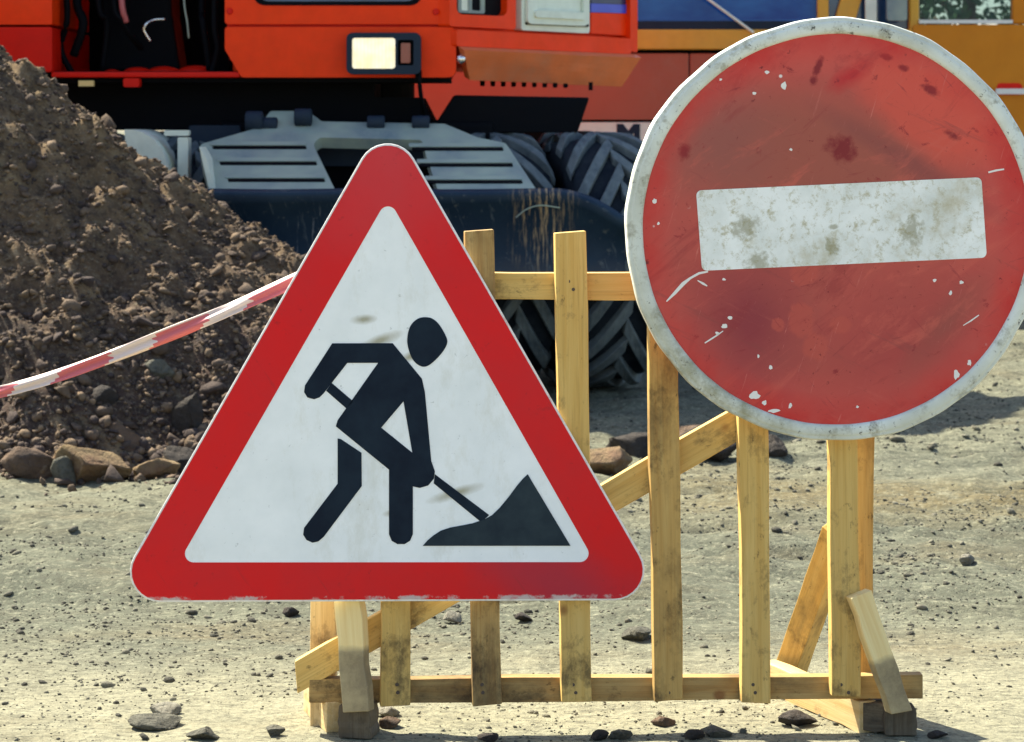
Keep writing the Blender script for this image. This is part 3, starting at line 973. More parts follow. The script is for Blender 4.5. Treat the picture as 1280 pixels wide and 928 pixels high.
for i, (px, py, wd, hg, mt, lab, dep) in enumerate(stones):
    p = gnd(px, py) if dep is None else pt(px, py, dep)
    s = p.y / F
    rx, rz = wd * s / 2, hg * s / 2
    zc = p.z + rz * 0.86
    ry = rx * random.uniform(0.7, 0.95)
    if dep is None:
        zc = float(ground_z(p.x, p.y)) + rz * 0.84
        yc = p.y + ry * 0.35
    else:
        yc = p.y + ry * 0.5
        # rest it in the slope
    bm = rock_mesh('stone', 300 + i, (rx * 1.3, ry * 1.3, rz * 1.3), 4 if wd > 30 else 3)
    nm = 'boulder' if wd > 40 and hg > 25 else 'stone'
    o = link_mesh(nm, bm, mt, None, origin=Vector((p.x, yc, zc)), rot=Matrix.Rotation(random.uniform(-0.3, 0.3), 3, 'Z'), smooth=True)
    tag(o, lab, nm)


# ------------------------------------------------------------------ wooden barrier
DB = 4.24
bar = thing('wooden_barrier', 'low wooden slat barrier with two foot stands carrying both road signs', 'barrier', (pt(770, 900, 4.3).x, 4.3, 0))
ST = 0.022
FACE = (0, -1, 0)
slats = [((494, 288), (494, 881), 38, 'wood'), ((599, 288), (608, 880), 37, 'wood_rail'), ((713, 290), (719, 876), 39, 'wood'),
         ((826, 288), (834, 874), 37, 'wood_dirty'), ((937, 290), (944, 877), 36, 'wood'), ((1049, 290), (1056, 869), 36, 'wood')]
for (a, b, wpx, mt) in slats:
    d = DB + ST / 2 + random.uniform(-0.001, 0.001)
    s = DB / F
    board('slat', mt, bar, pt(*b, d), pt(*a, d), wpx * s, 0.025, (0.11, -1, 0), ends=(random.uniform(-.002, .002), random.uniform(-.002, .002)))
dr = DB + ST + 0.0155
sr = dr / F
o = board('top_rail', 'wood', bar, pt(388, 357, dr), pt(1152, 357, dr), 34 * sr, 0.028, FACE)
o = board('bottom_rail', 'wood_rail', bar, pt(387, 862, dr), pt(1152, 857, dr), 30 * sr, 0.028, FACE)
db = DB + ST + 0.014
board('diagonal_brace', 'wood', bar, pt(371, 846, db - 0.0), pt(1090, 432, db), 37 * db / F, 0.024, FACE, ends=(0.012, 0))
# left stand
du = 4.336
board('upright', 'wood_pale', bar, pt(405, 905, du), pt(405, 420, du), 30 * du / F, 0.05, FACE)
bl0, bl1 = Vector((pt(388, 908, 4.40).x, 4.43, 0.028)), Vector((pt(420, 915, 4.28).x, 4.262, 0.028))
board('base_plank', 'wood_pale', bar, bl0, bl1, 0.056, 0.032, (-0.86, -0.5, 0))
board('front_strut', 'wood_sunlit_top', bar, pt(448, 889, 4.214), pt(434, 715, 4.240), 35 * DB / F, 0.026, (-0.34, -1, 0.0))
fb = gnd(447, 925)
board('foot_block', 'wood_old', bar, Vector((fb.x, fb.y + 0.03, 0.002)), Vector((fb.x, fb.y + 0.03, 0.058)), 0.058, 0.06, (-0.2, -1, 0))
# right stand
board('upright', 'wood_dirty', bar, pt(1072, 880, du), pt(1078, 300, du), 30 * du / F, 0.05, FACE)
br0, br1 = gnd(960, 862), gnd(1085, 916)
br0.z = br1.z = 0.028
board('base_plank', 'wood_pale', bar, br0, br1, 0.056, 0.034, (-0.86, -0.5, 0))
board('foot_block', 'wood_old', bar, Vector((gnd(1110, 920).x - 0.033, 4.285, 0.029)), Vector((gnd(1110, 920).x + 0.03, 4.262, 0.029)), 0.05, 0.05, FACE)
bmb = bmesh.new()
c0 = gnd(1126, 922)
board('end_block', 'wood_old', bar, Vector((c0.x, c0.y + 0.026, 0.002)), Vector((c0.x, c0.y + 0.026, 0.05)), 0.058, 0.046, FACE)
board('front_strut', 'wood_sunlit_top', bar, pt(1124, 889, 4.222), pt(1073, 742, 4.225), 27 * DB / F, 0.032, (0.20, -1, 0.1), ends=(0.004, 0))
board('rear_strut', 'wood', bar, pt(988, 838, 4.64), pt(1050, 660, 4.40), 0.050, 0.046, (0.62, -0.75, 0.1), ends=(0.01, 0))


def nail(parent, p):
    bm = bmesh.new()
    bmesh.ops.create_cone(bm, cap_ends=True, segments=10, radius1=0.0035, radius2=0.003, depth=0.003, matrix=Matrix.Translation(p) @ Matrix.Rotation(R(90), 4, 'X'))
    return link_mesh('nail', bm, 'nail', parent, origin=Vector(p))


for (a, b, wpx, mt) in slats:
    for yy in (352, 362, 856, 866):
        t = (yy - a[1]) / (b[1] - a[1])
        nail(bar, pt(a[0] + (b[0] - a[0]) * t + random.uniform(-6, 6), yy, DB - 0.001))


# ------------------------------------------------------------------ triangular sign
DT = 4.205
ct = pt(484, 500, DT)
s = DT / F
tri_rot = Matrix.Rotation(R(1.5), 3, 'Z')
tri = thing('warning_sign', 'triangular roadworks warning sign with red border and black digging worker', 'road sign', ct, tri_rot)


def tl(px, py):
    return ((px - 484) * s, (500 - py) * s)


def local_part(name, loops, w0, w1, mat, parent, bevel=0.0, seg=2):
    """plate in the sign's own plane, from w0 (front) to w1 (back)"""
    bm = bmesh.new()
    prism(bm, loops, lambda u, v: Vector((u, w0, v)), (0, w1 - w0, 0))
    me = bpy.data.meshes.new(name)
    bmesh.ops.recalc_face_normals(bm, faces=bm.faces[:])
    bm.to_mesh(me); bm.free()
    o = bpy.data.objects.new(name, me)
    col.objects.link(o)
    me.materials.append(M[mat])
    o.parent = parent
    WM[o.name] = WM[parent.name]
    if bevel:
        b = o.modifiers.new('bevel', 'BEVEL')
        b.width = bevel; b.segments = seg; b.limit_method = 'ANGLE'; b.angle_limit = R(40)
    return o


def grow(loop, k):
    """offset of a convex loop by k (outwards positive)"""
    out = []
    n_ = len(loop)
    area = sum(loop[i][0] * loop[(i + 1) % n_][1] - loop[(i + 1) % n_][0] * loop[i][1] for i in range(n_))
    sg = 1 if area > 0 else -1
    for i in range(n_):
        a, b = Vector(loop[i - 1]), Vector(loop[(i + 1) % n_])
        t = (b - a).normalized()
        out.append((loop[i][0] + t.y * k * sg, loop[i][1] - t.x * k * sg))
    return out


def arc_poly(pts, r, seg=9):
    """true circular fillets"""
    out = []
    n_ = len(pts)
    for i in range(n_):
        p = Vector(pts[i]); u = (Vector(pts[i - 1]) - p).normalized(); v = (Vector(pts[(i + 1) % n_]) - p).normalized()
        half = u.angle(v) / 2
        c = p + (u + v).normalized() * (r / math.sin(half))
        p0 = p + u * (r / math.tan(half)); p1 = p + v * (r / math.tan(half))
        a0 = math.atan2(p0.y - c.y, p0.x - c.x); a1 = math.atan2(p1.y - c.y, p1.x - c.x)
        da = (a1 - a0 + math.pi) % (2 * math.pi) - math.pi
        for k in range(seg + 1):
            a = a0 + da * k / seg
            out.append((c.x + r * math.cos(a), c.y + r * math.sin(a)))
    return out


outer = arc_poly([tl(136, 751.5), tl(834, 752.5), tl(484.5, 141)], 38 * s)
inner = arc_poly([tl(224, 702), tl(744, 704), tl(485, 247)], 11 * s)
panel = local_part('panel', [outer], 0.0, 0.016, 'sign_edge', tri, bevel=0.0035, seg=3)
face_white = local_part('white_face', [grow(inner, 0.004)], -0.0006, 0.001, 'sign_white', tri)
border = local_part('red_border', [grow(outer, -0.0036), inner], -0.0012, 0.001, 'sign_red', tri)


def zm(pts):
    """points read off an enlargement of the photograph"""
    return [tl(340 + x / 2.6525, 370 + y / 2.6525) for x, y in pts]


def smooth_loop(pts, n_=5):
    c = [Vector(p) for p in pts]
    out = []
    k = len(c)
    for i in range(k):
        p0, p1, p2, p3 = c[i - 1], c[i], c[(i + 1) % k], c[(i + 2) % k]
        for j in range(n_):
            t = j / n_
            q = 0.5 * (2 * p1 + (p2 - p0) * t + (2 * p0 - 5 * p1 + 4 * p2 - p3) * t * t + (3 * p1 - p0 - 3 * p2 + p3) * t ** 3)
            out.append((q.x, q.y))
    return out


body_o = zm([(200, 157), (400, 157), (497, 275), (507, 320), (528, 548), (540, 582), (537, 606), (518, 629), (490, 637), (467, 632), (467, 790), (458, 812), (440, 823), (416, 823), (397, 812), (388, 790), (388, 576), (212, 432), (218, 412), (242, 378), (352, 222), (250, 222), (172, 322), (158, 336), (140, 342), (118, 336), (107, 318), (110, 296)])
hole = zm([(436, 350), (362, 437), (465, 520)])
wloops = [
    [body_o, hole],
    [smooth_loop(zm([(505, 71), (532, 76), (556, 98), (577, 135), (581, 156), (570, 180), (545, 210), (515, 233), (490, 232), (466, 210), (451, 170), (449, 135), (459, 100), (480, 78)]))],
    [zm([(218, 472), (228, 474), (297, 520), (298, 630), (172, 798), (154, 813), (135, 817), (115, 808), (104, 790), (107, 768), (218, 622)])],
    [zm([(198, 288), (270, 350), (246, 372), (180, 314)])],
]
bm = bmesh.new()
for lp in wloops:
    prism(bm, lp, lambda u, v: Vector((u, -0.0016, v)), (0, 0.0022, 0))
bmesh.ops.recalc_face_normals(bm, faces=bm.faces[:])
me = bpy.data.meshes.new('worker_symbol'); bm.to_mesh(me); bm.free()
o = bpy.data.objects.new('worker_symbol', me); col.objects.link(o); me.materials.append(M['symbol']); o.parent = tri
# shovel shaft and heap of the symbol
local_part('shovel_symbol', [zm([(540, 592), (720, 728), (694, 752), (536, 622)])], -0.0016, 0.0006, 'symbol', tri)
local_part('heap_symbol', [zm([(500, 829), (515, 812), (535, 795), (560, 779), (590, 769), (630, 762), (665, 755), (705, 742), (730, 728), (755, 704), (785, 668), (813, 630), (833, 607), (848, 593), (990, 831)])], -0.0021, 0.0006, 'symbol_heap', tri)
# bracket between sign and slats
for py, xe in ((420, 625), (640, 730)):
    local_part('bracket', [[((480 - 484) * s - 0.06, (500 - py) * s - 0.012), ((xe - 484) * s, (500 - py) * s - 0.012), ((xe - 484) * s, (500 - py) * s + 0.012), ((480 - 484) * s - 0.06, (500 - py) * s + 0.012)]], 0.0165, 0.0305, 'zinc', tri)

# ------------------------------------------------------------------ round sign
DC = 4.19
cc = pt(1046, 287, DC)
sc_ = DC / F
rnd_rot = Matrix.Rotation(R(4.0), 3, 'Z') @ Matrix.Rotation(R(-2.4), 3, 'Y')
rs_ = thing('no_entry_sign', 'large round scratched no entry sign, faded red with dirty white bar', 'road sign', cc, rnd_rot)
RO = 265 * sc_
RI = 244 * sc_


def circ(r, n_=96):
    return [(r * math.cos(2 * math.pi * k / n_), r * math.sin(2 * math.pi * k / n_)) for k in range(n_)]


local_part('red_disc', [circ(RI + 0.004, 96)], 0.0, 0.003, 'sign_faded', rs_)
# rim: rolled steel edge, lathed profile
prof = [(RI, 0.0005), (RI + 0.0015, -0.0035), (RI + 0.006, -0.0055), (RI + 0.018, -0.0062), (RO - 0.010, -0.0055), (RO - 0.0065, -0.0025), (RO - 0.004, -0.0035), (RO - 0.0015, -0.0015), (RO, 0.003), (RO, 0.026), (RO - 0.012, 0.028), (RO - 0.012, 0.004), (RI, 0.004)]
bm = bmesh.new()
N = 160
rings = []
for k in range(N):
    a = 2 * math.pi * k / N
    dent = 0.0012 * math.sin(a * 5 + 1) + 0.0008 * math.sin(a * 13) + 0.0006 * math.sin(a * 29 + 2)
    rings.append([bm.verts.new(((r + (dent if r > RI + 0.01 else dent * 0.3)) * math.cos(a), y, (r + (dent if r > RI + 0.01 else dent * 0.3)) * math.sin(a))) for r, y in prof])
for k in range(N):
    for j in range(len(prof)):
        j2 = (j + 1) % len(prof)
        bm.faces.new([rings[k][j], rings[(k + 1) % N][j], rings[(k + 1) % N][j2], rings[k][j2]])
bmesh.ops.recalc_face_normals(bm, faces=bm.faces[:])
me = bpy.data.meshes.new('rim'); bm.to_mesh(me); bm.free()
for p in me.polygons:
    p.use_smooth = True
o = bpy.data.objects.new('rim', me); col.objects.link(o); me.materials.append(M['rim_white']); o.parent = rs_
# the bar: corners read off the photograph, turned into the sign's own (rolled) plane
ca, sa = math.cos(R(2.4)), math.sin(R(2.4))


def rl(px, py):
    u, v = (px - 1046) * sc_ / math.cos(R(4.0)), (287 - py) * sc_
    # undo the roll about Y (rotation -2.4 deg maps local x to (cos, 0, sin))
    return (u * ca + v * sa, -u * sa + v * ca)


bar_loop = arc_poly([rl(876.5, 338), rl(1236, 323), rl(1229, 222), rl(869, 238)], 0.009, 5)
local_part('white_bar', [bar_loop], -0.0012, 0.001, 'bar_white', rs_)


def scratch(pts, wpx):
    p = [Vector(rl(*q)) for q in pts]
    L_, R_ = [], []
    for i in range(len(p)):
        t = (p[min(i + 1, len(p) - 1)] - p[max(i - 1, 0)]).normalized()
        n_ = Vector((-t.y, t.x))
        wv = wpx * sc_ * 0.5 * (0.35 + 0.65 * math.sin(math.pi * (i + 0.35) / (len(p) - 0.3))) * random.uniform(0.7, 1.2)
        L_.append(tuple(p[i] + n_ * wv)); R_.append(tuple(p[i] - n_ * wv))
    local_part('scratch', [L_ + R_[::-1]], -0.0008, 0.0005, 'chip', rs_)


scratch([(832, 376), (842, 366), (853, 354), (862, 347), (873, 341), (884, 339)], 4.0)
scratch([(880, 428), (888, 423), (896, 418), (903, 413)], 2.2)
scratch([(1238, 216), (1248, 213.5), (1258, 212)], 3.0)
scratch([(1206, 408), (1216, 402), (1226, 395)], 1.8)
scratch([(871, 350), (878, 354), (883, 357)], 2.6)


def chip(px, py, w, h):
    pts = []
    for k in range(11):
        a = 2 * math.pi * k / 11
        r = random.uniform(0.6, 1.1)
        pts.append(rl(px + math.cos(a) * w * r / 2, py + math.sin(a) * h * r / 2))
    local_part('paint_chip', [pts], -0.0008, 0.0005, 'chip', rs_)


for c_ in ((1197, 469, 9, 14), (1214, 455, 6, 8), (979, 107, 9, 11), (958, 91, 6, 5), (942, 117, 5, 5), (905, 407, 9, 7), (896, 416, 6, 5), (912, 397, 7, 6), (1204, 354, 7, 5), (1190, 367, 5, 6), (1170, 351, 5, 5), (817, 251, 6, 7), (822, 279, 4, 5), (963, 459, 5, 7), (942, 494, 15, 12), (955, 503, 7, 7), (967, 513, 16, 6), (987, 507, 5, 8), (988, 187, 4, 4), (900, 100, 4, 4), (1072, 509, 4, 4), (904, 349, 5, 4), (947, 445, 3, 5)):
    chip(*c_)
for py in (190, 400):
    u0, u1, v0 = (930 - 1046) * sc_, (1065 - 1046) * sc_, (287 - py) * sc_
    local_part('bracket', [[(u0, v0 - 0.014), (u1, v0 - 0.014), (u1, v0 + 0.014), (u0, v0 + 0.014)]], 0.005, 0.044, 'zinc', rs_)

# ------------------------------------------------------------------ barrier tape
ctrl = []
for px, py, d in ((500, 306, 4.268), (440, 320, 4.275), (365, 352, 4.285), (300, 381, 4.295), (235, 409, 4.31), (150, 442, 4.325), (70, 470, 4.34), (0, 490, 4.36), (-80, 508, 4.38), (-160, 522, 4.40)):
    ctrl.append(pt(px, py, d))
pts = curve_pts(ctrl, 14)
verts, faces, tone = [], [], []
length = 0
NW = 6
for i, p in enumerate(pts):
    if i:
        length += (p - pts[i - 1]).length
    t = (pts[min(i + 1, len(pts) - 1)] - pts[max(i - 1, 0)]).normalized()
    up = (Vector((0, 0, 1)) - t * t.z).normalized()
    side = t.cross(up)
    wv = 0.031 - 0.013 * length
    tw = 0.35 + 0.25 * math.sin(length * 8.1) + 0.12 * math.sin(length * 23)
    for k in range(NW):
        u = k / (NW - 1) - 0.5
        fold = 0.005 * math.sin(u * 9 + length * 14)
        v = p + (up * math.cos(tw) + side * math.sin(tw)) * u * wv + side * fold
        verts.append(v[:])
        # red and white blocks along the tape; slanted ends
        ph = ((length + u * 0.05 + (0.015 if u < 0 else 0)) / 0.19) % 1.0
        tone.append(1.0 if (ph < 0.55 and u < 0.32) else 0.0)
for i in range(len(pts) - 1):
    for k in range(NW - 1):
        a = i * NW + k
        faces.append((a, a + 1, a + NW + 1, a + NW))
tp = add_raw('barrier_tape', raw_mesh('barrier_tape', np.array(verts), np.array(faces), np.array(tone)), 'tape')
sm = tp.modifiers.new('solid', 'SOLIDIFY'); sm.thickness = 0.0012
tag(tp, 'twisted red and white barrier tape stretched before the earth heap', 'barrier tape')
stk = bmesh.new()
q = ctrl[-1]
stake = thing('wooden_stake', 'plain wooden stake holding the far end of the barrier tape', 'stake', (q.x - 0.02, q.y, 0))
board('stake_post', 'wood', stake, (q.x - 0.02, q.y, -0.1), (q.x - 0.02, q.y, q.z + 0.06), 0.035, 0.03, FACE)

# ------------------------------------------------------------------ wheeled excavator
DX = 9.7                                    # front plane of the upper carriage
ex = thing('wheeled_excavator', 'orange wheeled excavator with raised dozer blade and lit headlamp behind the signs', 'excavator', (-0.55, 10.6, 0))


def flat(name, loops_px, d, back, mat, parent=None, bevel=0.0, seg=2):
    bm = bmesh.new()
    prism(bm, loops_px, lambda px, py: pt(px, py, d), (0, back, 0))
    cx_ = pt(sum(p[0] for p in loops_px[0]) / len(loops_px[0]), sum(p[1] for p in loops_px[0]) / len(loops_px[0]), d)
    return link_mesh(name, bm, mat, parent or ex, origin=cx_, bevel=bevel, seg=seg)


def rect(x0, y0, x1, y1, r=0.0):
    p = [(x0, y0), (x1, y0), (x1, y1), (x0, y1)]
    return rpoly(p, r, 5) if r else p


TOP = -330
# cab: front shell with window opening, lower panel with chamfered corner, sides and roof
shell = flat('cab_front', [rpoly([(281, TOP), (561, TOP), (561, 30.5), (281, 30.5)], [30, 30, 5, 5]), rpoly([(318, TOP + 30), (526, TOP + 30), (526, 6), (318, 6)], 16)], DX, 0.06, 'orange', bevel=0.007)
flat('windscreen', [rect(312, TOP + 24, 532, 11)], DX + 0.035, 0.008, 'glass')
flat('window_seal', [rpoly([(317, TOP + 29), (527, TOP + 29), (527, 7), (317, 7)], 16), rpoly([(323, TOP + 35), (521, TOP + 35), (521, 2), (323, 2)], 14)], DX - 0.004, 0.03, 'black')
lp_ = flat('lower_front_panel', [rpoly([(281, 34), (570, 34), (570, 97), (302, 97), (281, 62)], [4, 10, 12, 6, 8])], DX - 0.002, 0.10, 'orange', bevel=0.008, seg=3)
flat('seam_strip', [rect(284, 28, 560, 37)], DX + 0.03, 0.05, 'red_paint')
for px, py in ((287, 14), (545, 15)):
    bm = bmesh.new()
    bmesh.ops.create_cone(bm, cap_ends=True, segments=14, radius1=0.014, radius2=0.011, depth=0.012, matrix=Matrix.Translation(pt(px, py, DX - 0.005)) @ Matrix.Rotation(R(90), 4, 'X'))
    link_mesh('bolt', bm, 'red_paint', ex, origin=pt(px, py, DX))
# cab body behind the front
x0c, x1c = pt(283, 0, DX).x, pt(559, 0, DX).x
zc0, zc1 = pt(0, 99, DX).z, pt(0, TOP, DX).z
bm = bmesh.new()
box(bm, (x0c + 0.01, DX + 0.105, zc0 + 0.01), (x1c - 0.01, DX + 1.5, zc1 - 0.02))
link_mesh('cab_body', bm, 'orange', ex, origin=Vector((x0c, DX + 0.8, zc0)), bevel=0.03)

# side wall, running back to the right
C1 = Vector((pt(563, 0, DX).x, DX + 0.004))
C2 = Vector((pt(793, 0, 10.8).x, 10.8))
cd = (C2 - C1).normalized()
cn = Vector((cd.y, -cd.x))                  # outward normal


def onside(px, py, off=0.0):
    """point of the side plane (pushed out by off) seen at this pixel"""
    k = (px - 640) / F
    o2 = C1 + cn * off
    # ray (k*d, d): solve o2 + t*cd
    den = cd.x - k * cd.y
    t = (k * o2.y - o2.x) / den
    d = o2.y + t * cd.y
    return Vector((k * d, d, H + (HZ - py) / F * d))


def sidepart(name, loops, off, thick, mat, bevel=0.0, seg=2, parent=None):
    bm = bmesh.new()
    prism(bm, loops, lambda px, py: onside(px, py, off), (-cn.x * thick, -cn.y * thick, 0))
    c_ = onside(sum(p[0] for p in loops[0]) / len(loops[0]), sum(p[1] for p in loops[0]) / len(loops[0]), off)
    return link_mesh(name, bm, mat, parent or ex, origin=c_, bevel=bevel, seg=seg)


sidepart('side_wall', [[(563, TOP), (793, TOP + 50), (793, 62), (563, 52)]], -0.03, 0.05, 'orange')
frame = sidepart('side_window_frame', [rpoly([(562, TOP), (645, TOP + 16), (645, 37), (562, 33)], 4), rpoly([(571, TOP + 30), (634, TOP + 40), (634, 20.5), (571, 18)], [6, 6, 9, 9])], 0.02, 0.06, 'orange', bevel=0.006)
sidepart('side_window', [[(566, TOP + 22), (640, TOP + 30), (640, 25), (566, 23)]], -0.012, 0.012, 'black')
sidepart('window_frame', [rpoly([(573, -40), (606, -40), (606, 17.5), (573, 16)], 3), rpoly([(577, -44), (586, -44), (586, 14), (577, 13)], 2), rpoly([(590, -44), (601, -44), (601, 14), (590, 13)], 2)], -0.004, 0.006, 'step')
sidepart('window_panel', [rpoly([(577, -44), (589, -44), (589, 14), (577, 13)], 1)], -0.0085, 0.003, 'pale')
box_ = sidepart('toolbox_door', [rpoly([(652, TOP + 18), (737, TOP + 34), (737, 42), (652, 38)], 3)], 0.014, 0.05, 'pale', bevel=0.006)
sidepart('door_frame', [rpoly([(660, -60), (735, -56), (735, 33), (660, 30)], 6), rpoly([(672, -54), (730, -50), (730, 22), (672, 19)], 7)], 0.030, 0.014, 'pale', bevel=0.006, parent=None)
sidepart('door_gap', [rpoly([(658, 27.5), (736, 30.5), (736, 34), (658, 31.0)], 1)], 0.021, 0.006, 'black')
sidepart('step_lip', [rpoly([(670, 13), (733, 16), (733, 25), (670, 22)], 3)], 0.040, 0.02, 'pale', bevel=0.005)
sidepart('navy_panel', [[(739, TOP + 34), (787, TOP + 44), (787, 6), (739, 4)]], 0.006, 0.03, 'navy_band')
sidepart('blue_panel', [[(739, 4.4), (787, 6.4), (787, 17), (739, 15.5)]], 0.008, 0.03, 'blue_band')
sidepart('orange_panel', [[(739, 16), (787, 17.5), (787, 45), (739, 42)]], 0.006, 0.03, 'orange')
sidepart('corner_post', [rpoly([(788, TOP + 44), (797, TOP + 46), (797, 66), (788, 64)], 2)], 0.03, 0.07, 'orange', bevel=0.008)
band = sidepart('side_band', [rpoly([(571, 37), (789, 48.5), (789, 68), (571, 58)], 3)], 0.035, 0.10, 'orange', bevel=0.01, seg=3)
# sloped dusty skirt under the band
bm = bmesh.new()
q = [onside(573, 58.5, 0.036), onside(795, 68.5, 0.036), onside(771, 104.5, -0.03), onside(581, 96.5, -0.03)]
inn = Vector((-cn.x * 0.04, -cn.y * 0.04, 0))
# break the sheet into a fine grid so that it can carry small dents
na, nb = 26, 7
grid = [[None] * (nb + 1) for _ in range(na + 1)]
for i in range(na + 1):
    for j in range(nb + 1):
        a, b = i / na, j / nb
        p = (q[0] * (1 - a) + q[1] * a) * (1 - b) + (q[3] * (1 - a) + q[2] * a) * b
        dent = 0.006 * float(fbm(np.array([a * 3.0]), np.array([b * 1.2]), (1.0, 0.4), (0.6, 0.4), 55)[0]) * (4 * b * (1 - b))
        grid[i][j] = bm.verts.new(p + Vector((cn.x * dent, cn.y * dent, 0)))
for i in range(na):
    for j in range(nb):
        bm.faces.new([grid[i][j], grid[i + 1][j], grid[i + 1][j + 1], grid[i][j + 1]])
sk = link_mesh('side_skirt', bm, 'skirt', ex, origin=(q[0] + q[2]) / 2)
so_ = sk.modifiers.new('solid', 'SOLIDIFY'); so_.thickness = 0.03
bm = bmesh.new()
bmesh.ops.create_uvsphere(bm, u_segments=14, v_segments=8, radius=0.02, matrix=Matrix.Translation(onside(576, 74, 0.03)))
link_mesh('bolt', bm, 'chrome', ex, origin=onside(576, 74, 0.03), smooth=True)
for k in range(9):
    px = 600 + k * 13
    flat('bolt', [rpoly(rect(px, 98 + k * 0.8, px + 6, 108 + k * 0.25), 2)], 10.25, 0.03, 'black')
flat('drain_pipe', [rect(736, 103, 741, 113)], 10.4, 0.03, 'black')
# main upper structure behind: deck and engine house
bm = bmesh.new()
prism(bm, [[(C1.x - 0.02, C1.y + 0.09), (C2.x - 0.06, C2.y + 0.03), (C2.x - 0.06, 13.0), (-2.2, 13.0), (-2.2, 11.3), (x1c - 0.02, 11.3)]], lambda u, v: Vector((u, v, zc0 + 0.10)), (0, 0, 0.9))
link_mesh('engine_house', bm, 'orange', ex, origin=Vector((-0.5, 12, zc0)), bevel=0.02)

# left end block and boom recess
flat('left_cover', [rpoly([(-90, TOP + 220), (65, TOP + 220), (65, 31), (-90, 31)], 3)], DX, 1.3, 'orange', bevel=0.01)
flat('left_lower_cover', [rpoly([(-90, 34), (65, 34), (65, 90), (-90, 90)], 3)], DX - 0.003, 1.2, 'red_paint', bevel=0.008)
flat('recess_wall', [rect(60, TOP + 200, 286, 100)], 10.55, 0.05, 'black')
flat('deck_edge', [rect(64, 90, 300, 97)], DX + 0.01, 0.85, 'red_paint', bevel=0.005)
bm = bmesh.new()
for cx_, r_ in ((205, 16), (245, 18), (140, 9), (172, 14)):
    bmesh.ops.create_uvsphere(bm, u_segments=18, v_segments=10, radius=r_ * 0.0034, matrix=Matrix.Translation(pt(cx_, 92, DX + 0.22)) @ Matrix.Diagonal((1.3, 1, 0.55, 1)))
link_mesh('pivot_boss', bm, 'red_paint', ex, origin=pt(200, 92, DX + 0.2), smooth=True)
flat('boom_foot', [[(120, TOP + 60), (205, TOP + 60), (215, 20), (225, 88), (130, 88)]], DX + 0.32, 0.26, 'black', bevel=0.015)
flat('boom_ram', [[(146, TOP + 120), (158, TOP + 120), (160, 30), (150, 34)]], DX + 0.2, 0.05, 'black', bevel=0.012)
flat('recess_shade_plate', [[(60, TOP + 215), (286, TOP + 215), (286, TOP + 225), (60, TOP + 225)]], DX - 0.05, 0.95, 'black')  # unseen plate added on top to keep daylight out of the recess


def hose(ctrl, r, mat):
    bm = bmesh.new()
    tube(bm, curve_pts([pt(*c_) for c_ in ctrl], 8), r, 10)
    return link_mesh('hose', bm, mat, ex, origin=pt(*ctrl[0]), smooth=True)


hose([(206, 24, DX + .2), (192, 25, DX + .18), (183, 30, DX + .16), (180, 38, DX + .16), (188, 52, DX + .17)], 0.006, 'chrome')
hose([(228, -60, DX + .2), (230, 0, DX + .16), (234, 28, DX + .15), (236, 48, DX + .16)], 0.004, 'step')
hose([(140, -90, DX + .12), (143, 5, DX + .1), (152, 25, DX + .1), (164, 45, DX + .15), (176, 60, DX + .24)], 0.012, 'black')
hose([(150, -90, DX + .1), (152, 0, DX + .08), (158, 28, DX + .1)], 0.012, 'rose')
hose([(100, -80, DX + .25), (96, 0, DX + .2), (104, 30, DX + .18), (92, 70, DX + .2)], 0.018, 'black')
hose([(120, -80, DX + .22), (124, 10, DX + .16), (134, 28, DX + .18), (128, 88, DX + .2)], 0.012, 'black')
hose([(258, -80, DX + .25), (252, 10, DX + .2), (254, 30, DX + .17), (262, 88, DX + .18)], 0.014, 'black')
hose([(78, -60, DX + .2), (84, 20, DX + .16), (76, 60, DX + .2), (90, 92, DX + .2)], 0.013, 'black')
hose([(270, -60, DX + .1), (268, 30, DX + .09), (272, 60, DX + .1), (264, 94, DX + .12)], 0.012, 'black')
flat('reflector', [rect(98, 101, 117, 108)], DX - 0.01, 0.02, 'sticker')
flat('jacking_lug', [rpoly(rect(154, 98, 174, 109), 3)], DX - 0.006, 0.06, 'red_paint', bevel=0.005)

# headlamp
hl = thing('headlamp_tmp', None, None, pt(480, 67, DX - 0.02))
hl.name = 'headlight'
WM['headlight'] = WM['headlamp_tmp']
hl.parent = ex
hl.matrix_basis = WM[ex.name].inverted() @ WM['headlight']


def hpart(name, loops, d0, back, mat, bevel=0.0):
    return flat(name, loops, d0, back, mat, parent=hl, bevel=bevel)


hpart('housing', [rpoly(rect(433, 41, 526, 93), 9), rpoly(rect(440, 47.5, 494, 86), 4), rpoly(rect(497, 50, 517, 82), 3)], DX - 0.075, 0.075, 'dark', bevel=0.006)
hpart('lens', [rpoly(rect(438, 46, 495, 87.5), 4)], DX - 0.062, 0.04, 'lamp', bevel=0.006)
hpart('indicator', [rect(494.5, 49, 519, 83)], DX - 0.045, 0.02, 'black')
hpart('indicator_lens', [rpoly(rect(501, 54, 513, 79), 2)], DX - 0.055, 0.02, 'amber', bevel=0.003)
flat('lamp_bracket', [rect(519, 88, 527, 100)], DX - 0.03, 0.05, 'black')
hose([(523, 90, DX - .02), (524, 100, DX - .03), (527, 125, DX + .03), (533, 150, DX + .2), (550, 156, DX + .4)], 0.009, 'black')

# undercarriage
CX = pt(465, 0, 9.9).x
bm = bmesh.new()
box(bm, (CX - 0.62, 9.84, 0.42), (CX + 0.50, 12.9, 1.09))
link_mesh('chassis', bm, 'black', ex, origin=Vector((CX, 11, 0.7)), bevel=0.02)
bm = bmesh.new()
tube(bm, [(CX - 0.28, 10.75, 1.095), (CX - 0.28, 10.75, zc0 + 0.10)], 0.42, 40)
link_mesh('slewing_ring', bm, 'black', ex, origin=Vector((CX - 0.1, 10.75, 1.1)), smooth=False)
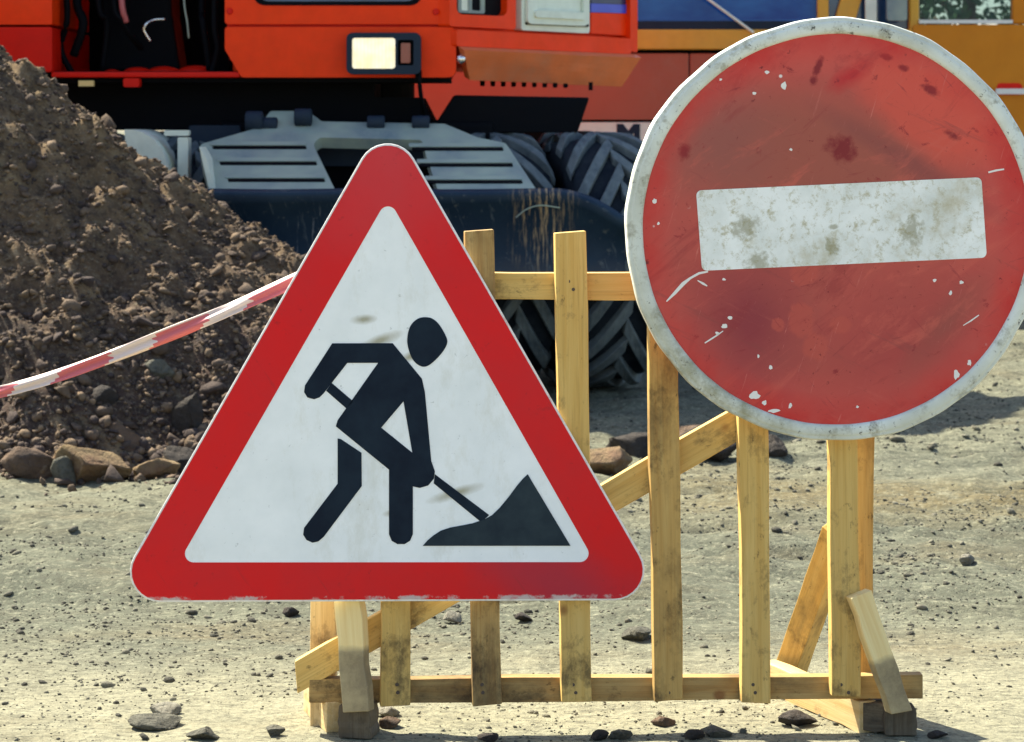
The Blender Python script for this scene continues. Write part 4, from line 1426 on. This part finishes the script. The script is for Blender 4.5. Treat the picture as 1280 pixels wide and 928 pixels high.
# belly plate of the upper carriage; overhangs the chassis
bm = bmesh.new()
prism(bm, [[(pt(-70, 0, DX).x, DX + 0.06), (pt(562, 0, DX).x, DX + 0.06), (pt(562, 0, DX).x, DX + 0.35), (pt(468, 0, DX).x, DX + 0.36), (pt(440, 0, 12.9).x, 12.9), (pt(-70, 0, DX).x, 12.9)]], lambda u, v: Vector((u, v, zc0 - 0.012)), (0, 0, 0.045))
link_mesh('belly_plate', bm, 'black', ex, origin=Vector((CX, 11, zc0)))
flat('lower_frame', [[(-60, 100), (468, 100), (468, 122), (527, 122), (541, 150), (541, 163), (-60, 163)]], DX + 0.25, 0.5, 'black')
flat('mudguard', [[(567, 119), (737, 122), (722, 166), (546, 166), (546, 152)]], 9.86, 0.35, 'black', bevel=0.01)
# dark mud flaps and box under the left corner
flat('side_box', [rpoly([(236, 157), (300, 157), (300, 236), (236, 236)], 4)], 9.8, 0.25, 'dark', bevel=0.01)
flat('side_strip', [rpoly([(222, 172), (235, 172), (235, 236), (222, 236)], 2)], 9.52, 0.1, 'pale', bevel=0.006)
flat('side_rail', [rpoly([(205, 163), (236, 163), (236, 170), (205, 170)], 2)], 9.53, 0.05, 'pale', bevel=0.005)
bm = bmesh.new()
angs = [R(-4 + 11 * k) for k in range(10)]
arc = [pt(160 + 52 * math.cos(a), 224 - 62 * math.sin(a), 9.45) for a in angs]
arc2 = [pt(160 + 22 * math.cos(a), 224 - 26 * math.sin(a), 9.45) for a in angs]
va = [bm.verts.new(p) for p in arc]; vb = [bm.verts.new(p) for p in arc2]
vc = [bm.verts.new(p + Vector((0, 0.5, 0))) for p in arc]; vd = [bm.verts.new(p + Vector((0, 0.5, 0))) for p in arc2]
for i in range(9):
    for A, B in ((va, vb), (vb, vd), (vd, vc), (vc, va)):
        bm.faces.new([A[i], A[i + 1], B[i + 1], B[i]])
for i in (0, 9):
    bm.faces.new([va[i], vb[i], vd[i], vc[i]])
link_mesh('wheel_fender', bm, 'pale', ex, origin=pt(175, 190, 9.5))

# step plate over the blade: leans back from its lower edge
D0, D1 = 9.26, 9.75
def lean(px, py, off=0.0):
    """point of the leaning plate seen at this pixel (lower edge at D0, y=240; upper edge at D1, y=138)"""
    z0, z1 = H + (HZ - 240) / F * D0, H + (HZ - 138) / F * D1
    kz = (HZ - py) / F
    # z = z0 + (d-D0)*(z1-z0)/(D1-D0);  z = H + kz*d
    m_ = (z1 - z0) / (D1 - D0)
    d = (H - z0 + m_ * D0) / (m_ - kz)
    nrm = Vector((0, -m_, 1)).normalized()
    return Vector(((px - 640) / F * d, d, H + kz * d)) + nrm * off


pl_nrm = Vector((0, -((H + (HZ - 138) / F * D1) - (H + (HZ - 240) / F * D0)) / (D1 - D0), 1)).normalized()
outl = rpoly([(263, 240), (253, 205), (249, 181), (322, 160), (338, 139), (385, 139), (402, 152), (556, 155), (597, 172), (632, 179), (673, 241), (548, 240), (530, 186), (528, 175), (400, 172), (391, 180), (420, 240)], [4, 4, 6, 8, 6, 6, 10, 8, 6, 6, 4, 0, 6, 8, 8, 8, 0], 4)
bm = bmesh.new()
prism(bm, [outl], lambda px, py: lean(px, py, 0.0), -pl_nrm * 0.05)
plate = link_mesh('step_plate', bm, 'step', ex, origin=lean(460, 200), bevel=0.012, seg=3)
for x0, x1, yy in ((265, 382, 185), (274, 395, 205), (284, 405, 226), (514, 628, 187), (524, 640, 207), (534, 652, 228)):
    bm = bmesh.new()
    prism(bm, [rpoly([(x0, yy - 1.8), (x1, yy - 1.8), (x1 + 2, yy + 1.8), (x0 + 2, yy + 1.8)], 1.2, 3)], lambda px, py: lean(px, py, 0.003), -pl_nrm * 0.006)
    link_mesh('slot', bm, 'black', plate, origin=lean((x0 + x1) / 2, yy))
    # raised rib above the slot
    bm = bmesh.new()
    prism(bm, [rpoly([(x0 - 3, yy - 7), (x1 + 1, yy - 7), (x1 + 1, yy - 2.6), (x0 - 3, yy - 2.6)], 1.5, 3)], lambda px, py: lean(px, py, 0.004), -pl_nrm * 0.008)
    link_mesh('rib', bm, 'step', plate, origin=lean((x0 + x1) / 2, yy), bevel=0.003)
flat('step_side', [[(249, 184), (258, 200), (270, 240), (262, 240)]], D0 + 0.0, 0.2, 'pale')
for px, py, r_ in ((318, 152, 0.042), (336, 156, 0.03), (379, 147, 0.036), (470, 154, 0.03), (526, 154, 0.03)):
    bm = bmesh.new()
    p = pt(px, py, 9.66)
    tube(bm, [p + Vector((-0.035, 0, 0)), p + Vector((-0.03, 0, 0)), p + Vector((0.03, 0, 0)), p + Vector((0.035, 0, 0))], [r_ * 0.8, r_, r_, r_ * 0.8], 18)
    link_mesh('hinge_pin', bm, 'dark', ex, origin=p, smooth=True)
# plates behind the notch
flat('notch_plate', [rect(385, 168, 545, 208)], 9.78, 0.03, 'dark')

# dozer blade: curved section
DBL = 9.08
zt, zb = pt(0, 240, DBL).z, pt(0, 372, DBL).z
xl, xr = pt(60, 0, DBL).x, pt(783, 0, DBL).x
prof_b = []
for k in range(13):
    a = k / 12
    z = zt + (zb - zt) * a
    prof_b.append((DBL + 0.10 * (4 * a * (1 - a)) * 0.8 + 0.05 * a, z))
bm = bmesh.new()
nx = 60
cols = []
for i in range(nx + 1):
    x = xl + (xr - xl) * i / nx
    drop = 0.0
    e = (x - (xr - 0.27)) / 0.27
    if e > 0:
        drop = 0.115 * e ** 1.9
    cols.append([bm.verts.new((x, y, z - drop * (1 - j / 12) + 0.002 * math.sin(x * 9 + j))) for j, (y, z) in enumerate(prof_b)])
for i in range(nx):
    for j in range(12):
        bm.faces.new([cols[i][j], cols[i + 1][j], cols[i + 1][j + 1], cols[i][j + 1]])
bl = link_mesh('dozer_blade', bm, 'blade', ex, origin=Vector(((pt(640, 0, DBL)).x - 0.1, DBL, (zt + zb) / 2)), smooth=True)
sd = bl.modifiers.new('solid', 'SOLIDIFY'); sd.thickness = 0.035; sd.offset = 0
for i_, (xa, xb) in enumerate(((CX - 0.42, CX - 0.30), (CX + 0.22, CX + 0.34))):
    bm = bmesh.new()
    prism(bm, [[(DBL + 0.09, zb + 0.05), (DBL + 0.09, zt - 0.1), (9.7, 0.80), (9.7, 0.60)]], lambda u, v: Vector((xa, u, v)), (xb - xa, 0, 0))
    link_mesh('blade_arm', bm, 'black', ex, origin=Vector((xa, 9.4, 0.6)), bevel=0.01)
# scuffed curve scratched into the blade
bm = bmesh.new()
tube(bm, curve_pts([pt(645, 272, DBL + 0.028), pt(658, 262, DBL + 0.02), pt(676, 257, DBL + 0.012), pt(700, 260, DBL + 0.016)], 8), 0.003, 6)
link_mesh('weld_scar', bm, 'step', bl, origin=pt(670, 260, DBL))


# wheels
RT, HW = 0.515, 0.185
def tyre_bm():
    bm = bmesh.new()
    prof = [(-0.13, 0.27), (-0.165, 0.30), (-0.182, 0.37), (-0.182, 0.43), (-0.168, 0.475), (-0.12, 0.488), (0, 0.492), (0.12, 0.488), (0.168, 0.475), (0.182, 0.43), (0.182, 0.37), (0.165, 0.30), (0.13, 0.27)]
    N_ = 64
    rings = [[bm.verts.new((x, r * math.sin(2 * math.pi * k / N_), r * math.cos(2 * math.pi * k / N_))) for x, r in prof] for k in range(N_)]
    for k in range(N_):
        for j in range(len(prof) - 1):
            bm.faces.new([rings[k][j], rings[(k + 1) % N_][j], rings[(k + 1) % N_][j + 1], rings[k][j + 1]])
    return bm


def lug_bm():
    bm = bmesh.new()
    NL = 17
    st = 7
    for sd_ in (-1, 1):
        for k in range(NL):
            a0 = 2 * math.pi * (k + (0.5 if sd_ > 0 else 0.0)) / NL
            rows = []
            for i in range(st):
                u = i / (st - 1)
                x = sd_ * (-0.012 + u * 0.20)
                ax = abs(x)
                rtop = RT + 0.008 - 0.25 * max(0, ax - 0.10) ** 1.6 * 3 - (0.035 if i == st - 1 else 0)
                rbot = 0.47 - (0.03 if ax > 0.165 else 0)
                ang = a0 + 0.66 * u          # Λ: shoulders trail the middle (seen from the front, lower)
                hw = 0.094 - 0.006 * u
                rows.append([(x, ang - hw * 0.85, rtop), (x, ang + hw * 0.85, rtop), (x, ang + hw * 1.08, rbot), (x, ang - hw * 1.08, rbot)])
            vs = [[bm.verts.new((x, -r * math.sin(a), r * math.cos(a))) for x, a, r in row] for row in rows]
            for i in range(st - 1):
                for j in range(4):
                    bm.faces.new([vs[i][j], vs[i][(j + 1) % 4], vs[i + 1][(j + 1) % 4], vs[i + 1][j]])
            bm.faces.new(vs[0]); bm.faces.new(vs[-1])
    return bm


def rim_bm():
    bm = bmesh.new()
    tube(bm, [(-0.12, 0, 0), (-0.1, 0, 0), (0.1, 0, 0), (0.12, 0, 0)], [0.27, 0.285, 0.285, 0.27], 32)
    tube(bm, [(0.1, 0, 0), (0.15, 0, 0)], [0.12, 0.1], 20)
    return bm


proto = None
WX = CX
ZW = 0.525
for (x, y, yaw) in ((pt(742, 0, 9.9).x, 9.9, 15), (pt(742, 0, 9.9).x - 0.43, 9.9 + 0.0, 15), (WX - 0.76, 9.98, 15), (WX - 1.19, 9.98, 15),
                    (pt(742, 0, 9.9).x - 0.02, 12.4, 0), (pt(742, 0, 9.9).x - 0.43, 12.4, 0), (WX - 0.72, 12.4, 0), (WX - 1.13, 12.4, 0)):
    rw = Matrix.Rotation(R(yaw), 3, 'Z')
    if proto is None:
        wt = bmesh.new()
        wheel = link_mesh('wheel', rim_bm(), 'dark', ex, origin=Vector((x, y, ZW)), rot=rw)
        ty = link_mesh('tyre', tyre_bm(), 'rubber', wheel, origin=Vector((x, y, ZW)), rot=rw, smooth=True)
        tr_ = link_mesh('tread', lug_bm(), 'lug', wheel, origin=Vector((x, y, ZW)), rot=rw, bevel=0.006)
        proto = (wheel, ty, tr_)
    else:
        wc = proto[0].copy(); col.objects.link(wc)
        place(wc, ex, Vector((x, y, ZW)), rw)
        for ch_ in proto[1:]:
            c2 = ch_.copy(); col.objects.link(c2)
            c2.parent = wc
            c2.matrix_basis = Matrix.Rotation(R(random.uniform(0, 20)), 4, 'X')
for yy in (9.93, 12.4):
    bm = bmesh.new()
    tube(bm, [(WX - 1.15, yy, ZW), (pt(742, 0, 9.9).x, yy, ZW)], 0.09, 18)
    link_mesh('axle', bm, 'black', ex, origin=Vector((CX, yy, ZW)))

# ------------------------------------------------------------------ yellow truck behind
DY = 14.0
trk = thing('yellow_truck', 'yellow truck with faded orange lower panels parked behind the excavator', 'truck', (pt(1000, 0, DY).x, DY + 1.0, 0))


def tflat(name, loops, d, back, mat, bevel=0.0, parent=None):
    return flat(name, loops, d, back, mat, parent=parent or trk, bevel=bevel)


tflat('lower_panel', [rect(430, 67, 861, 150)], DY, 0.06, 'faded', bevel=0.006)
tflat('lower_panel', [rect(862.5, 67, 1130, 150)], DY, 0.06, 'faded', bevel=0.006)
tflat('skirt_panel', [rect(690, 153, 1130, 186)], DY + 0.01, 0.08, 'pale', bevel=0.006)
# lettering on the skirt: a bold M, the rest hidden behind the round sign
bm = bmesh.new()
prism(bm, [[(771, 174), (771, 154.5), (779, 154.5), (785.5, 163), (792, 154.5), (800, 154.5), (800, 174), (792.5, 174), (792.5, 165.5), (785.5, 172.5), (778.5, 165.5), (778.5, 174)]], lambda px, py: pt(px, py + 0.6, DY + 0.006), (0, 0.006, 0))
link_mesh('letter', bm, 'dark', trk, origin=pt(785, 164, DY))
tflat('waist_band', [rect(690, 37, 1141, 62)], DY - 0.03, 0.10, 'yellow', bevel=0.008)
tflat('shadow_gap', [rect(690, 60, 1141, 68)], DY + 0.05, 0.03, 'black')
tflat('windscreen_seal', [rect(690, 27, 1022, 38)], DY + 0.005, 0.03, 'dark')
tflat('windscreen', [rect(690, -110, 1022, 30)], DY + 0.03, 0.02, 'blue_glass')
tflat('window_rail', [rect(690, 24.5, 1022, 26.5)], DY + 0.01, 0.02, 'blue_glass')
bm = bmesh.new()
tube(bm, [pt(878, -6, DY - 0.06), pt(942, 41, DY - 0.05)], 0.008, 8)
link_mesh('wiper', bm, 'pale', trk, origin=pt(910, 18, DY))
tflat('pillar', [rect(1022, -110, 1036, 38)], DY - 0.01, 0.08, 'yellow', bevel=0.01)
tflat('diagonal_pillar', [[(1062, -40), (1088, -40), (1066, 38), (1040, 38)]], DY + 0.0, 0.07, 'yellow', bevel=0.01)
tflat('mirror', [rpoly(rect(1109, -50, 1134, 26), 4)], DY - 0.12, 0.05, 'step', bevel=0.01)
tflat('mirror_arm', [rect(1082, -20, 1096, 28)], DY - 0.05, 0.03, 'pale', bevel=0.005)
tflat('quarter_window', [rect(1036, -110, 1140, 40)], DY + 0.05, 0.02, 'glass')
tflat('pillar', [rect(1137, -110, 1149, 38)], DY - 0.01, 0.08, 'yellow', bevel=0.01)
door = tflat('cab_door', [rpoly([(1141.5, 31), (1330, 31), (1330, 182), (1141.5, 182)], 4)], DY - 0.02, 0.08, 'yellow_deep', bevel=0.01)
tflat('window_sill', [rect(1149, 25, 1266, 29.5)], DY - 0.03, 0.05, 'white_trim', parent=None)
tflat('window', [rect(1149, -110, 1266, 26)], DY + 0.03, 0.012, 'clear')
tflat('door_pillar', [rect(1266, -110, 1330, 30)], DY - 0.015, 0.08, 'yellow_deep', bevel=0.01)
tflat('handle_recess', [rpoly(rect(1246, 104, 1278, 119), 6)], DY - 0.022, 0.01, 'red_paint', parent=door)
tflat('handle', [rpoly(rect(1245, 111, 1282, 118), 2)], DY - 0.05, 0.025, 'white_trim', parent=door, bevel=0.004)
tflat('rear_body', [rect(1332, -110, 1560, 186)], DY, 0.08, 'yellow_deep', bevel=0.01)
tflat('front_body', [rect(430, -110, 689, 66)], DY + 0.0, 0.08, 'yellow', bevel=0.01)
tx0, tx1 = pt(430, 0, DY).x, pt(1560, 0, DY).x
tz0, tz1 = pt(0, 186, DY).z, pt(0, -110, DY).z
bm = bmesh.new(); box(bm, (tx0, DY + 0.0, tz1), (tx1, DY + 2.1, tz1 + 0.08))
link_mesh('roof', bm, 'yellow', trk, origin=Vector((0, DY + 1, tz1)), bevel=0.02)
bm = bmesh.new(); box(bm, (tx0, DY + 0.1, tz0), (tx1, DY + 2.05, tz0 + 0.3))
link_mesh('floor_pan', bm, 'black', trk, origin=Vector((0, DY + 1, tz0)))
bm = bmesh.new(); box(bm, (pt(1000, 0, DY).x, DY + 2.0, tz0 + 0.31), (tx1, DY + 2.06, pt(0, 34, DY).z))
link_mesh('far_side_panel', bm, 'yellow', trk, origin=Vector((1, DY + 2, tz0)))
bm = bmesh.new(); box(bm, (tx0, DY + 1.9, tz0 + 0.31), (pt(1030, 0, DY).x - 0.05, DY + 1.96, tz1 - 0.01))
link_mesh('rear_partition', bm, 'navy_band', trk, origin=Vector((0, DY + 2, tz0)))
tw_proto = None
for (x, y) in ((pt(960, 0, DY).x, DY + 0.25), (pt(1420, 0, DY).x, DY + 0.25), (pt(960, 0, DY).x, DY + 1.85), (pt(1420, 0, DY).x, DY + 1.85)):
    rw = Matrix.Rotation(R(90), 3, 'Z')
    if tw_proto is None:
        wh = link_mesh('wheel', rim_bm(), 'pale', trk, origin=Vector((x, y, 0.5)), rot=rw)
        ty2 = link_mesh('tyre', tyre_bm(), 'rubber', wh, origin=Vector((x, y, 0.5)), rot=rw, smooth=True)
        tw_proto = (wh, ty2)
    else:
        wc = tw_proto[0].copy(); col.objects.link(wc); place(wc, trk, Vector((x, y, 0.5)), rw)
        c2 = tw_proto[1].copy(); col.objects.link(c2); c2.parent = wc
bm = bmesh.new(); box(bm, (tx0 + 0.2, DY + 0.5, 0.55), (tx1 - 0.1, DY + 1.6, tz0 - 0.005))
link_mesh('chassis', bm, 'black', trk, origin=Vector((0, DY + 1, 0.7)))

# ------------------------------------------------------------------ tree added behind the cab window in place of a reflection in the glass
DTREE = 18.5
tree = thing('tree', 'green leafy tree behind the yellow truck window, standing in for a reflected tree', 'tree', (pt(1215, 0, DTREE).x, DTREE, 0))
bm = bmesh.new()
tb = Vector((pt(1215, 0, DTREE).x, DTREE, 0))
tube(bm, [tb + Vector((0, 0, -0.1)), tb + Vector((0.03, 0, 0.8)), tb + Vector((-0.04, 0.05, 1.6)), tb + Vector((0.02, 0, 2.6))], [0.12, 0.1, 0.07, 0.03], 10)
for k in range(7):
    a = k * 0.9
    tube(bm, [tb + Vector((0, 0, 1.0 + 0.2 * k)), tb + Vector((math.cos(a) * 0.5, math.sin(a) * 0.5, 1.4 + 0.2 * k)), tb + Vector((math.cos(a) * 0.9, math.sin(a) * 0.9, 1.6 + 0.22 * k))], [0.04, 0.025, 0.01], 6)
link_mesh('trunk', bm, 'bark', tree, origin=tb, smooth=True)
nl = 5200
u = rng.normal(0, 1, (nl, 3)); u /= np.linalg.norm(u, axis=1)[:, None]
cl = rng.integers(0, 16, nl)
cent = np.stack([rng.uniform(-0.9, 0.9, 16), rng.uniform(-0.8, 0.8, 16), rng.uniform(1.35, 3.0, 16)], -1)
p = cent[cl] + u * (rng.uniform(0, 1, nl) ** 0.5)[:, None] * 0.42
a = rng.normal(0, 1, (nl, 3)); a /= np.linalg.norm(a, axis=1)[:, None]
b = np.cross(a, rng.normal(0, 1, (nl, 3))); b /= np.linalg.norm(b, axis=1)[:, None]
sz_ = rng.uniform(0.02, 0.045, nl)[:, None]
vv = np.stack([p - a * sz_ * 1.4, p - b * sz_ * 0.6, p + a * sz_ * 1.4, p + b * sz_ * 0.6], 1).reshape(-1, 3) + np.array(tb[:])
ff = np.arange(nl * 4).reshape(-1, 4)
lv = add_raw('crown', raw_mesh('crown', vv, ff, None, False), 'leaf', tree)
